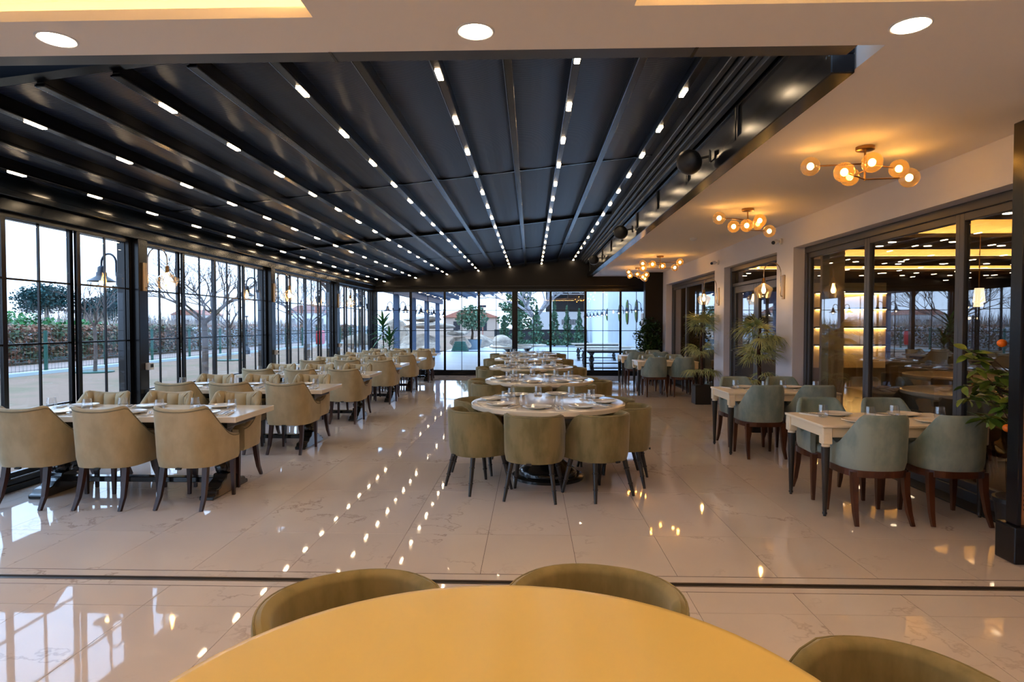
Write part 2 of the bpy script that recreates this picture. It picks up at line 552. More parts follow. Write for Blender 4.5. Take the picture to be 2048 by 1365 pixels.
# near edge beam, dark closure above the near roof edge
g = MB(); g.bb(-4.9, 1.66, 3.272, 3.385, CEIL, CEIL + 0.12)
g.build('edge_beam', 'anthracite', roof)
for sx_ in (-3.0, -1.05, 0.85):
    g = MB(); g.bb(sx_ - 0.008, sx_ + 0.008, 3.268, 3.39, CEIL - 0.002, CEIL + 0.10)
    g.build('beam_joint', 'black_metal', roof)
g = MB(); g.prism([(-4.95, led_z(-4.95) + 0.01), (1.66, led_z(1.66) + 0.08), (1.66, 3.75), (-4.95, 3.75)], 3.60, 3.70, 'y')
g.bb(-4.95, 1.66, 3.27, 3.70, 3.70, 3.75)
g.build('end_closure', 'black_metal', roof)
# left gutter beam in steps
g = MB(); g.bb(-4.96, -4.66, -0.2, 18.8, 2.545, 2.66); g.bb(-4.96, -4.58, -0.2, 18.8, 2.66, 2.72); g.bb(-4.96, -4.62, -0.2, 18.8, 2.72, 2.86)
g.build('gutter_beam', 'gutter_black', roof, bevel=0.006, seg=1)
# right side: stepped rails, framed fascia panels, lower flange
rails = ((1.42, 1.47, 3.43, 3.55), (1.49, 1.535, 3.40, 3.55), (1.55, 1.60, 3.37, 3.55), (1.60, 1.66, 3.33, 3.55))
for x0, x1, z0, z1 in rails:
    g = MB(); g.bb(x0, x1, 3.55, 18.62, z0, z1)
    g.build('side_rail', 'anthracite', roof, bevel=0.006, seg=1)
g = MB(); g.bb(1.66, 1.79, 3.55, 18.62, CEIL - 0.03, 3.03); g.bb(1.72, 1.79, 3.55, 18.62, 3.03, 3.6)
g.build('side_beam', 'black_metal', roof, bevel=0.006, seg=1)
fy = [3.60 + 1.62 * k for k in range(10)]
for y0, y1 in zip(fy[:-1], fy[1:]):
    y1 = min(y1, 18.6)
    p = MB(); p.bb(1.695, 1.715, y0 + 0.045, y1 - 0.045, 3.055, 3.30)
    pf = MB()
    pf.bb(1.675, 1.719, y0 + 0.012, y0 + 0.045, 3.03, 3.33); pf.bb(1.675, 1.719, y1 - 0.045, y1 - 0.012, 3.03, 3.33)
    pf.bb(1.675, 1.719, y0 + 0.045, y1 - 0.045, 3.03, 3.055); pf.bb(1.675, 1.719, y0 + 0.045, y1 - 0.045, 3.30, 3.33)
    po = p.build('fascia_panel', 'black_lacquer', roof)
    pf.build('panel_frame', 'black_metal', po, bevel=0.004, seg=1)
# outer lid so that no sky shows over the rails
g = MB(); g.bb(1.40, 1.82, 3.27, 18.8, 3.60, 3.66)
g.build('ridge_cap', 'black_metal', roof)

# back fascia over the rear glazing
g = MB(); g.prism([(-4.9, 2.545), (3.85, 2.545), (3.85, 3.7), (-4.9, 3.7)], 18.62, 18.80, 'y')
struct(g.build('wall_back', 'dark_wall'))
g = MB(); g.bb(-4.9, 3.85, 18.56, 18.62, 2.50, 2.58); g.bb(-4.9, 3.08, 18.585, 18.62, 2.66, 2.68)
struct(g.build('trim_1', 'black_metal'))

# ---- glazed sashes
def sash(root, name_loc, along, w_, alt, z0=0.11, z1=2.545, hz=(0.72, 1.34, 1.95), glassm='window_glass', frame='black_metal', cols=2, stile=0.05):
    """one framed sash with muntins; along = 'y' for the left wall and 'x' for the back wall"""
    d = 0.035
    def bx(m, u0, u1, v0, v1, t):
        if along == 'y':
            m.bb(-t / 2, t / 2, u0, u1, v0, v1)
        else:
            m.bb(u0, u1, -t / 2, t / 2, v0, v1)
    m = MB()
    bx(m, 0, stile, z0, z1, d); bx(m, w_ - stile, w_, z0, z1, d)
    bx(m, stile, w_ - stile, z0, z0 + 0.05, d); bx(m, stile, w_ - stile, z1 - 0.05, z1, d)
    us = [stile + (w_ - 2 * stile) * k / cols for k in range(cols + 1)]
    for u in us[1:-1]:
        bx(m, u - 0.008, u + 0.008, z0 + 0.05, z1 - 0.05, 0.022)
    for h in hz:
        bx(m, stile, w_ - stile, h - 0.009, h + 0.009, 0.024)
    s_ = m.build('sash', frame, root, name_loc)
    vs = [z0 + 0.05] + list(hz) + [z1 - 0.05]
    for a, b in zip(us[:-1], us[1:]):
        for v0, v1 in zip(vs[:-1], vs[1:]):
            key = ('pane', along, round(b - a, 3), round(v1 - v0, 3), glassm)
            if key not in KIDS:
                p = MB()
                q = (b - a, 0.006, v1 - v0) if along == 'x' else (0.006, b - a, v1 - v0)
                p.box((0, 0, 0), q)
                KIDS[key] = p.mesh('pane', glassm)
            mid = ((a + b) / 2, (v0 + v1) / 2)
            link('pane', KIDS[key], s_, (mid[0], 0, mid[1]) if along == 'x' else (0, mid[0], mid[1]))
    return s_

POSTS = [-0.10, 3.65, 7.40, 11.20, 15.00, 18.72]
for i, y in enumerate(POSTS):
    p = MB(); p.bb(-4.86, -4.66, y - 0.09, y + 0.09, 0, 2.55)
    p.bb(-4.90, -4.80, y - 0.13, y + 0.13, 0, 2.55)
    struct(p.build('trim_%d' % (i + 2), 'black_metal', bevel=0.006, seg=1))
for i in range(5):
    y0, y1 = POSTS[i] + 0.10, POSTS[i + 1] - 0.10
    root = sroot('window_%d' % (i + 1))
    t = MB(); t.bb(-4.90, -4.72, y0, y1, 0, 0.06); t.bb(-4.88, -4.74, y0, y1, 0.06, 0.105); t.bb(-4.88, -4.74, y0, y1, 2.50, 2.55)
    t.build('sill_track', 'black_metal', root, bevel=0.005, seg=1)
    n = 4
    ww = (y1 - y0) / n
    for k in range(n):
        sash(root, (XL + (0.02 if k % 2 else -0.022), y0 + k * ww, 0), 'y', ww, k % 2)
# rear glazing
root = sroot('window_6')
t = MB(); t.bb(-4.72, XR, 18.60, 18.78, 0, 0.06); t.bb(-4.72, XR, 18.64, 18.76, 0.06, 0.11)
t.build('sill_track', 'black_metal', root, bevel=0.005, seg=1)
ed = [-4.65, -3.61, -2.585, -1.56, -0.53]
for k in range(4):
    sash(root, (ed[k], YB + (0.02 if k % 2 else -0.02), 0), 'x', ed[k + 1] - ed[k], 0, stile=0.035)
p = MB(); p.bb(-0.535, -0.435, 18.63, 18.77, 0, 2.55)
p.build('centre_post', 'black_metal', root, bevel=0.005, seg=1)
ed = [-0.435, 0.585, 1.62, 2.66, 3.60]
for k in range(4):
    sash(root, (ed[k], YB + (0.02 if k % 2 else -0.02), 0), 'x', ed[k + 1] - ed[k], 0, stile=0.035)

# ---- openings in the right wall
def big_opening(name, y0, y1, muls, x=3.80):
    root = sroot(name)
    f = MB()
    f.bb(x - 0.05, x + 0.05, y0, y1, 2.50, 2.585); f.bb(x - 0.05, x + 0.05, y0, y1, 0, 0.10)
    f.bb(x - 0.05, x + 0.05, y0, y0 + 0.07, 0.10, 2.50); f.bb(x - 0.05, x + 0.05, y1 - 0.07, y1, 0.10, 2.50)
    f.build('outer_frame', 'grey_frame', root, bevel=0.006, seg=1)
    ys = [y0 + 0.07] + muls + [y1 - 0.07]
    for a, b in zip(ys[:-1], ys[1:]):
        s_ = MB(); w_ = 0.055; j = 0.0
        s_.bb(x - 0.03, x + 0.03, a, a + w_, 0.10, 2.50); s_.bb(x - 0.03, x + 0.03, b - w_, b, 0.10, 2.50)
        s_.bb(x - 0.03, x + 0.03, a + w_, b - w_, 0.10, 0.17); s_.bb(x - 0.03, x + 0.03, a + w_, b - w_, 2.43, 2.50)
        so = s_.build('sliding_leaf', 'grey_frame', root, bevel=0.005, seg=1)
        p_ = MB(); p_.bb(x - 0.004, x + 0.004, a + w_, b - w_, 0.17, 2.43)
        p_.build('pane', 'door_glass', so)
    th = MB(); th.bb(XR - 0.02, x - 0.05, y0, y1, 0.0, 0.012)
    th.build('threshold', 'slot_dark', root)
    return root
big_opening('window_7', 3.40, 8.72, [4.14, 5.64, 7.16])
big_opening('window_8', 12.40, 16.80, [13.90, 15.35])
# double door with louvred lower panels
door = sroot('door_1')
f = MB(); x = 3.78
f.bb(x - 0.07, x + 0.05, 9.30, 11.80, 2.50, 2.585); f.bb(x - 0.07, x + 0.05, 9.30, 9.38, 0, 2.50); f.bb(x - 0.07, x + 0.05, 11.72, 11.80, 0, 2.50)
f.bb(x - 0.05, x + 0.05, 9.38, 11.72, 2.22, 2.28)
f.build('door_frame', 'grey_frame', door, bevel=0.006, seg=1)
for a, b in ((9.38, 10.55), (10.55, 11.72)):
    l = MB()
    l.bb(x - 0.03, x + 0.03, a, a + 0.11, 0.01, 2.22); l.bb(x - 0.03, x + 0.03, b - 0.11, b, 0.01, 2.22)
    l.bb(x - 0.03, x + 0.03, a + 0.11, b - 0.11, 2.10, 2.22); l.bb(x - 0.03, x + 0.03, a + 0.11, b - 0.11, 0.01, 0.14)
    l.bb(x - 0.03, x + 0.03, a + 0.11, b - 0.11, 0.98, 1.08)
    lo = l.build('door_leaf', 'grey_frame', door, bevel=0.006, seg=1)
    p_ = MB(); p_.bb(x - 0.004, x + 0.004, a + 0.11, b - 0.11, 1.08, 2.10)
    p_.build('pane', 'door_glass', lo)
    z = 0.16
    slat = MB(); slat.prism([(-0.025, -0.02), (-0.021, -0.02), (0.025, 0.02), (0.021, 0.02)], a + 0.11, b - 0.11, 'y')
    sm = slat.mesh('louvre_slat', 'grey_frame')
    while z < 0.96:
        link('louvre_slat', sm, lo, (x, 0, z)); z += 0.045
    h_ = MB(); h_.tube([(x - 0.03, b - 0.06, 1.05), (x - 0.08, b - 0.06, 1.05), (x - 0.08, b - 0.16, 1.05)], 0.010, 8)
    h_.build('door_handle', 'steel', lo)
p_ = MB(); p_.bb(x - 0.004, x + 0.004, 9.38, 11.72, 2.28, 2.50)
p_.build('pane', 'door_glass', door)

# ---- the dim inner dining room behind the right-hand glass
M('inner_wall', rgb(96, 80, 66), 0.7)
M('inner_floor', rgb(120, 100, 78), 0.15)
M('inner_soffit', rgb(120, 108, 96), 0.7)
M('inner_cream', rgb(220, 196, 150), 0.6)
g = MB(); g.bb(3.9, 14, 0.0, 18.2, -0.12, 0.0)
struct(g.build('floor', 'inner_floor'))
g = MB(); g.bb(3.85, 14, 18.0, 18.2, 0, 3.3); g.bb(14, 14.2, 0, 18.2, 0, 3.3); g.bb(3.85, 14, -0.2, 0.0, 0, 3.3)
struct(g.build('wall_inner', 'inner_wall'))
IC = [(4.6, 13.0, 4.8, 6.4), (4.6, 13.0, 7.9, 9.5), (4.6, 13.0, 11.0, 12.6), (4.6, 12.0, 14.1, 15.5)]
g = MB()
yy = [0.0] + [v for q in IC for v in (q[2], q[3])] + [18.0]
for a, b in zip(yy[0::2], yy[1::2]):
    g.bb(3.85, 14, a, b, 2.82, 2.88)
for x0, x1, y0, y1 in IC:
    g.bb(3.85, x0, y0, y1, 2.82, 2.88); g.bb(x1, 14, y0, y1, 2.82, 2.88)
ic = struct(g.build('ceiling', 'inner_soffit'))
g = MB(); g.bb(3.85, 14, 0, 18.0, 3.14, 3.2); g.build('upper_ceiling', 'inner_cream', ic)
for x0, x1, y0, y1 in IC:
    s = MB(); s.bb(x0, x1, y1 + 0.13, y1 + 0.16, 2.88, 2.895); s.bb(x0, x1, y0 - 0.16, y0 - 0.13, 2.88, 2.895)
    s.build('cove_strip', 'led_cove', ic)
    for sgn, yv in ((1, y1 + 0.30), (-1, y0 - 0.30)):
        b = MB(); b.bb(x0, x1, yv - 0.02, yv + 0.02, 2.88, 3.14)
        b.build('cove_back', 'inner_cream', ic)
dl = MB(); dl.lathe([(0.055, 0.0), (0.055, 0.008)], seg=16)
dlm = dl.mesh('downlight_disc', 'led_dim')
for yv in (4.3, 6.95, 7.45, 10.0, 10.5, 13.1, 13.6, 16.0, 16.8):
    for k in range(9):
        link('downlight_disc', dlm, ic, (4.4 + 1.05 * k + 0.3 * random.random(), yv, 2.811))
g = MB(); g.bb(3.92, 4.12, 8.36, 8.62, 0, 2.82); struct(g.build('trim_20', 'inner_cream'))

# ---- free-standing oak screen at the near right edge
sc_ = thing('partition_screen', 'oak partition screen with black frame and slotted lower panel at right edge', 'screen', (3.10, 4.10, 0))
b = MB(); b.bb(0, 0.03, -0.05, 0.05, 0.24, 2.82); b.bb(0.03, 0.75, -0.03, 0.05, 1.96, 2.82); b.bb(0.69, 0.75, -0.05, 0.05, 0.24, 1.96)
b.build('frame', 'black_metal', sc_, bevel=0.005, seg=1)
b = MB(); b.bb(-0.03, 0.78, -0.08, 0.10, 0, 0.24); b.build('base', 'black_metal', sc_, bevel=0.01)
b = MB(); b.bb(0.03, 0.69, -0.02, 0.05, 0.24, 1.96); op = b.build('oak_panel', 'oak', sc_)
sl = MB(); sl.bb(0, 0.05, -0.003, 0.003, -0.006, 0.006); slm = sl.mesh('vent_slot', 'slot_dark')
for r_ in range(17):
    for c_ in range(5):
        link('vent_slot', slm, op, (0.06 + 0.12 * c_, -0.0205, 0.34 + 0.03 * r_))

# ================================================================ FURNITURE
def smooth01(t):
    t = max(0.0, min(1.0, t)); return t * t * (3 - 2 * t)
def u_path(hw, back, front, n=2.6, na=18, ns=7):
    """plan curve of a wrap-around back: left front -> round the back -> right front; back lies at -y"""
    pts = []
    for i in range(ns):
        t = i / ns
        pts.append((-hw, front * (1 - t)))
    for i in range(na + 1):
        a = -math.pi / 2 + math.pi * i / na
        sx_ = math.copysign(abs(math.sin(a)) ** (2 / n), math.sin(a)) if abs(math.sin(a)) > 1e-9 else 0
        pts.append((hw * sx_, -back * abs(math.cos(a)) ** (2 / n)))
    for i in range(1, ns + 1):
        pts.append((hw, front * i / ns))
    return pts
def shell(path, top, zb, th, lean=0.0, flare=0.0, inner_z=None):
    """upholstered wrap-around shell; top(x, y) gives the height of the rim"""
    n = len(path)
    rows = []
    for i, (x, y) in enumerate(path):
        a, b = path[max(i - 1, 0)], path[min(i + 1, n - 1)]
        d = Vector((b[0] - a[0], b[1] - a[1], 0)).normalized()
        nrm = Vector((d.y, -d.x, 0))
        zt = top(x, y)
        prof = []
        for k in range(7):
            t = k / 6
            z = zb + (zt - 0.02 - zb) * t
            off = 0.0 if k else -0.012
            prof.append((off, z))
        prof += [(-0.006, zt - 0.006), (-th / 2, zt + 0.004), (-th + 0.006, zt - 0.006)]
        for k in range(4):
            t = k / 3
            prof.append((-th, zt - 0.02 + (zb - zt + 0.02) * t))
        row = []
        for off, z in prof:
            l = (z - zb)
            yb = min(0.0, y) / 0.3           # 0 at the sides, -1 at the back
            row.append((x + nrm.x * off + x * flare * l, y + nrm.y * off + yb * lean * l, z))
        rows.append(row)
    m = MB()
    m.grid(rows, close_v=True, caps=True)
    return m, rows
def rim_tube(rows, idx, r):
    m = MB(); m.tube([row[idx] for row in rows], r, 6); return m
def cushion(w_, d_, z0, z1, cy=0.0, n=4.0, seg=28):
    m = MB(); prof = [(0.90, z0), (1.0, z0 + 0.02), (1.0, z1 - 0.04), (0.96, z1 - 0.012), (0.86, z1), (0.5, z1 + 0.008), (0.02, z1 + 0.010)]
    rows = []
    for s_, z in prof:
        row = []
        for k in range(seg):
            a = 2 * math.pi * k / seg
            ca, sa = math.cos(a), math.sin(a)
            row.append((w_ / 2 * s_ * math.copysign(abs(ca) ** (2 / n), ca), cy + d_ / 2 * s_ * math.copysign(abs(sa) ** (2 / n), sa), z))
        rows.append(row)
    m.grid(rows, close_v=True, caps=True)
    return m

# ---- cream armchair of the left-hand tables: swooping shell, tufted inside
def make_scoop_chair():
    t = thing('dining_armchair', 'x', 'chair')
    def top(x, y):
        if y < -0.19: return 0.834 + 0.028 * min(1, (x / 0.24) ** 2)
        u = min(1, (y + 0.19) / 0.40)
        return 0.570 + 0.29 * (1 - u) ** 2.3
    path = u_path(0.265, 0.27, 0.22, 3.2, 22, 8)
    m, rows = shell(path, top, 0.345, 0.055, lean=0.13)
    b = m.build('backrest', 'velvet_cream', t)
    rim_tube(rows, 6, 0.005).build('piping', 'piping_dark', b)
    # tufted inner pad
    rws = []
    cum = [0.0]
    for p, q in zip(path[:-1], path[1:]):
        cum.append(cum[-1] + math.hypot(q[0] - p[0], q[1] - p[1]))
    s0, s1 = cum[-1] * 0.275, cum[-1] * 0.725
    nu = 60
    for i in range(nu + 1):
        u = i / nu
        s_ = s0 + (s1 - s0) * u
        i0 = max(k for k in range(len(path) - 1) if cum[k] <= s_ + 1e-9)
        fr = (s_ - cum[i0]) / max(1e-6, cum[i0 + 1] - cum[i0])
        x = path[i0][0] * (1 - fr) + path[i0 + 1][0] * fr
        y = path[i0][1] * (1 - fr) + path[i0 + 1][1] * fr
        a, c_ = path[i0], path[i0 + 1]
        d = Vector((c_[0] - a[0], c_[1] - a[1], 0)).normalized(); nrm = Vector((-d.y, d.x, 0))
        zt = top(x, y) - 0.008
        row = []
        for k in range(13):
            v = k / 12
            z = 0.44 + (zt - 0.44) * v
            zb_ = math.exp(-((z - 0.70) / 0.055) ** 2)
            ch = abs(math.sin(math.pi * 5 * u)) ** 0.6
            bul = 0.010 + 0.036 * ch * (0.75 + 0.25 * math.sin(math.pi * v)) - 0.010 * zb_ * (1 - ch)
            if k in (0, 12): bul = 0.002
            off = 0.05 + bul
            yb = min(0.0, y) / 0.3
            row.append((x + nrm.x * off, y + nrm.y * off + yb * 0.13 * (z - 0.345), z))
        rws.append(row)
    pd = MB(); pd.grid(rws)
    pd.build('tufted_pad', 'velvet_cream_pad', t)
    for j in range(1, 5):
        row = rws[int(nu * j / 5)]
        bt = MB(); bt.sphere(row[7], 0.011, 8, 6)
        bt.build('tuft_button', 'velvet_cream_pad', t)
    cushion(0.45, 0.52, 0.33, 0.475, 0.05).build('seat', 'velvet_cream_pad', t)
    for s_ in (-1, 1):
        l = MB(); l.square_leg([(s_ * 0.20, 0.22, 0.36), (s_ * 0.205, 0.225, 0.0)], [0.040, 0.025]); l.build('leg', 'mahogany', t)
        l = MB(); l.square_leg([(s_ * 0.18, -0.18, 0.36), (s_ * 0.185, -0.205, 0.22), (s_ * 0.19, -0.235, 0.10), (s_ * 0.195, -0.29, 0.0)], [0.044, 0.040, 0.033, 0.025]); l.build('leg', 'mahogany', t)
    g = MB(); g.bb(-0.022, 0.022, -0.285, -0.262, 0.338, 0.352); g.build('fabric_tag', 'black_plastic', t)
    return t

# ---- olive tub chair of the round tables
def make_tub_chair(fab='velvet_olive', leg='ebony_leg'):
    t = thing('tub_chair', 'x', 'chair')
    def top(x, y):
        if y < -0.06: return 0.742
        u = min(1, (y + 0.06) / 0.22)
        return 0.742 - 0.25 * u ** 1.9
    path = u_path(0.262, 0.27, 0.17, 2.3, 24, 8)
    m, rows = shell(path, top, 0.335, 0.05, lean=0.05, flare=0.06)
    b = m.build('backrest', fab, t)
    rim_tube(rows, 7, 0.004).build('piping', fab, b)
    cushion(0.46, 0.46, 0.33, 0.47, 0.02, 2.8).build('seat', fab, t)
    for sx_ in (-1, 1):
        for sy_ in (-1, 1):
            a = Vector((sx_ * 0.17, sy_ * 0.155 - 0.01, 0.35)); e = Vector((sx_ * 0.225, sy_ * 0.225 - 0.01, 0.0))
            l = MB(); ts = [0, 0.28, 0.29, 0.31, 0.32, 0.66, 0.67, 0.69, 0.70, 1.0]
            rr = [0.024, 0.021, 0.026, 0.026, 0.020, 0.0175, 0.0225, 0.0225, 0.017, 0.013]
            l.tube([a.lerp(e, q) for q in ts], rr, 8)
            l.build('leg', leg, t)
    g = MB(); g.bb(-0.022, 0.022, -0.278, -0.262, 0.330, 0.345); g.build('fabric_tag', 'black_plastic', t)
    return t

# ---- blue-green armchair on a walnut frame of the right-hand tables
def make_blue_chair():
    t = thing('upholstered_armchair', 'x', 'chair')
    def top(x, y):
        if y < -0.225: return 0.842
        u = min(1, (y + 0.225) / 0.425)
        if u < 0.52: return 0.585 + 0.257 * (1 - u / 0.52) ** 1.5
        return 0.585 + 0.040 * smooth01((u - 0.52) / 0.40)
    path = u_path(0.25, 0.275, 0.20, 2.7, 24, 8)
    m, rows = shell(path, top, 0.415, 0.045, lean=0.10)
    m.build('backrest', 'velvet_blue', t)
    cushion(0.43, 0.48, 0.41, 0.495, 0.02, 3.4).build('seat', 'velvet_blue', t)
    ap = MB(); n = 36; rw = []
    for k in range(n):
        a = 2 * math.pi * k / n; ca, sa = math.cos(a), math.sin(a)
        ex = 2 / 2.9
        px, py = 0.248 * math.copysign(abs(ca) ** ex, ca), -0.02 + 0.245 * math.copysign(abs(sa) ** ex, sa)
        rw.append([(px, py, 0.365), (px, py, 0.416), (px * 0.86, py * 0.86, 0.416), (px * 0.86, py * 0.86, 0.365)])
    ap.grid(rw, smooth=False, close_u=True, close_v=True); ap.build('apron', 'walnut', t)
    for s_ in (-1, 1):
        l = MB(); l.square_leg([(s_ * 0.205, 0.165, 0.40), (s_ * 0.208, 0.17, 0.2), (s_ * 0.212, 0.178, 0.0)], [0.046, 0.038, 0.024]); l.build('leg', 'walnut', t)
        l = MB(); l.square_leg([(s_ * 0.195, -0.195, 0.40), (s_ * 0.198, -0.205, 0.25), (s_ * 0.205, -0.235, 0.1), (s_ * 0.212, -0.275, 0.0)], [0.05, 0.042, 0.034, 0.024]); l.build('leg', 'walnut', t)
    return t

# ---- tables
def make_trestle_table(name='trestle_table'):
    t = thing(name, 'x', 'table')
    b = MB(); b.box((0, 0, 0.715), (2.12, 0.80, 0.05)); b.build('tabletop', 'cream_top', t, bevel=0.006)
    b = MB(); b.box((0, 0, 0.655), (1.85, 0.56, 0.07)); b.build('apron', 'black_lacquer', t, bevel=0.006)
    for s_ in (-1, 1):
        x = s_ * 0.76
        b = MB()
        b.lathe([(0.05, 0.17), (0.075, 0.19), (0.085, 0.23), (0.06, 0.27), (0.052, 0.30), (0.075, 0.33), (0.092, 0.38), (0.088, 0.44), (0.06, 0.49), (0.05, 0.52), (0.07, 0.54), (0.07, 0.56), (0.10, 0.60), (0.10, 0.63)], (x, 0, 0), 16)
        b.build('pedestal', 'black_lacquer', t)
        b = MB(); out = [(-0.33, 0), (-0.33, 0.035), (-0.29, 0.045), (-0.27, 0.075), (-0.20, 0.085), (-0.16, 0.12), (-0.10, 0.14), (-0.08, 0.18)]
        out = out + [(-y, z) for y, z in reversed(out)]
        b.prism(out, x - 0.065, x + 0.065, 'x'); b.build('foot', 'black_lacquer', t, bevel=0.008, seg=1)
        b = MB(); b.box((x, 0, 0.61), (0.13, 0.52, 0.03)); b.build('bracket', 'black_lacquer', t, bevel=0.006, seg=1)
    b = MB(); b.box((0, 0, 0.11), (1.5, 0.08, 0.05)); b.build('stretcher', 'black_lacquer', t, bevel=0.006, seg=1)
    return t
def make_round_table(name='round_table', topm='cream_top', r=0.765):
    t = thing(name, 'x', 'table')
    b = MB(); b.lathe([(r - 0.02, 0.708), (r, 0.715), (r, 0.750), (r - 0.010, 0.758), (r - 0.03, 0.760), (0.01, 0.760)], seg=64); b.build('tabletop', topm, t)
    b = MB(); b.lathe([(0.40, 0.665), (r - 0.10, 0.68), (r - 0.07, 0.695), (r - 0.07, 0.708)], seg=48); b.build('underframe', topm, t)
    b = MB(); b.lathe([(0.36, 0.0), (0.36, 0.025), (0.34, 0.035), (0.29, 0.04), (0.29, 0.07), (0.26, 0.10), (0.20, 0.14), (0.14, 0.19), (0.10, 0.22), (0.085, 0.26), (0.11, 0.30), (0.125, 0.36), (0.10, 0.42), (0.075, 0.47), (0.085, 0.50), (0.13, 0.56), (0.22, 0.63), (0.28, 0.665)], seg=32)
    b.build('pedestal', 'black_lacquer', t)
    return t
def make_square_table():
    t = thing('dining_table', 'x', 'table')
    W, D = 1.30, 0.74
    b = MB(); b.box((0, 0, 0.722), (W, D, 0.022)); b.build('tabletop', 'ivory_paint', t, bevel=0.005)
    for s_ in (-1, 1):
        b = MB(); b.box((0, s_ * (D / 2 - 0.035), 0.672), (W - 0.14, 0.022, 0.080)); b.build('apron', 'ivory_paint', t, bevel=0.004, seg=1)
        b = MB(); b.box((s_ * (W / 2 - 0.035), 0, 0.672), (0.022, D - 0.14, 0.080)); b.build('apron', 'ivory_paint', t, bevel=0.004, seg=1)
        for q in (-1, 1):
            x, y = s_ * (W / 2 - 0.045), q * (D / 2 - 0.045)
            b = MB(); b.box((x, y, 0.645), (0.075, 0.075, 0.132)); cb = b.build('corner_block', 'ivory_paint', t, bevel=0.006, seg=1)
            b = MB(); b.box((x, y, 0.635), (0.079, 0.045, 0.06)); b.box((x, y, 0.635), (0.045, 0.079, 0.06)); b.build('carved_panel', 'ivory_paint', cb, bevel=0.003, seg=1)
            b = MB(); b.lathe([(0.028, 0.555), (0.034, 0.562), (0.030, 0.570), (0.034, 0.580)], (x, y, 0), 14); b.build('collar', 'ivory_paint', t)
            b = MB(); b.lathe([(0.012, 0.0), (0.012, 0.012), (0.018, 0.016), (0.018, 0.030), (0.014, 0.036), (0.016, 0.045), (0.032, 0.50), (0.033, 0.556)], (x, y, 0), 14); b.build('leg', 'ebony_leg', t)
    return t

# ---- tableware
def make_plate():
    b = MB(); b.lathe([(0.075, 0.0), (0.080, 0.004), (0.125, 0.016), (0.133, 0.020), (0.132, 0.023), (0.122, 0.020), (0.085, 0.009), (0.01, 0.008)], seg=32)
    return tag(b.build('dinner_plate', 'porcelain'), 'x', 'plate')
def make_glass():
    b = MB(); b.lathe([(0.026, 0.0), (0.036, 0.004), (0.043, 0.03), (0.042, 0.055), (0.034, 0.108), (0.0325, 0.108), (0.0405, 0.055), (0.0415, 0.03), (0.034, 0.010), (0.004, 0.010)], seg=20)
    return tag(b.build('water_glass', 'drink_glass'), 'x', 'glass')
def make_napkin():
    b = MB(); b.box((0, 0, 0.003), (0.085, 0.20, 0.006)); b.box((0.004, -0.004, 0.0075), (0.078, 0.190, 0.003))
    return tag(b.build('napkin', 'napkin', bevel=0.001, seg=1), 'x', 'napkin')
def make_fork():
    t = thing('fork', 'x', 'fork')
    b = MB(); b.bb(-0.005, 0.005, -0.09, 0.02, 0, 0.003); b.bb(-0.003, 0.003, 0.02, 0.04, 0, 0.003); b.bb(-0.011, 0.011, 0.04, 0.058, 0, 0.003); b.build('handle', 'steel', t)
    b = MB()
    for k in range(4): b.bb(-0.0105 + 0.006 * k, -0.0075 + 0.006 * k, 0.058, 0.095, 0, 0.003)
    b.build('tines', 'steel', t)
    return t
def make_knife():
    t = thing('table_knife', 'x', 'knife')
    b = MB(); b.bb(-0.006, 0.006, -0.10, 0.0, 0, 0.005); b.build('handle', 'steel', t, bevel=0.002, seg=1)
    b = MB(); b.prism([(-0.008, 0.0), (0.006, 0.0), (0.007, 0.08), (0.002, 0.11), (-0.006, 0.10)], 0.0005, 0.003); b.build('blade', 'steel', t)
    return t
PL, GL, NK, FK, KN = [Proto(f()) for f in (make_plate, make_glass, make_napkin, make_fork, make_knife)]
TOPZ = 0.741
def setting(cx, cy, a, where, cutlery=True, z=TOPZ):
    """one cover; a is the turn that points away from the diner, where names the seat"""
    def at(dx, dy):
        return (cx + dx * math.cos(a) - dy * math.sin(a), cy + dx * math.sin(a) + dy * math.cos(a))
    j = lambda s: random.uniform(-s, s)
    p = at(j(0.01), j(0.01))
    PL.put((p[0], p[1], z), a, 'white dinner plate, ' + where, 'dinner plates on the tables')
    p = at(0.17 + j(0.015), 0.15 + j(0.015))
    GL.put((p[0], p[1], z), a, 'clear water glass, ' + where, 'water glasses on the tables')
    if cutlery:
        r_ = a + R(18) + j(0.25)
        p = at(0.205, 0.0 + j(0.01))
        NK.put((p[0], p[1], z), r_, 'folded white napkin, ' + where, 'napkins on the tables')
        for pr, off, nm in ((FK, -0.018, 'steel fork on napkin, '), (KN, 0.018, 'steel knife on napkin, ')):
            q = (p[0] + off * math.cos(r_), p[1] + off * math.sin(r_))
            pr.put((q[0], q[1], z + 0.0095), r_, nm + where, 'cutlery on the napkins')

ORD = ['nearest', 'second', 'third', 'fourth', 'fifth', 'farthest']
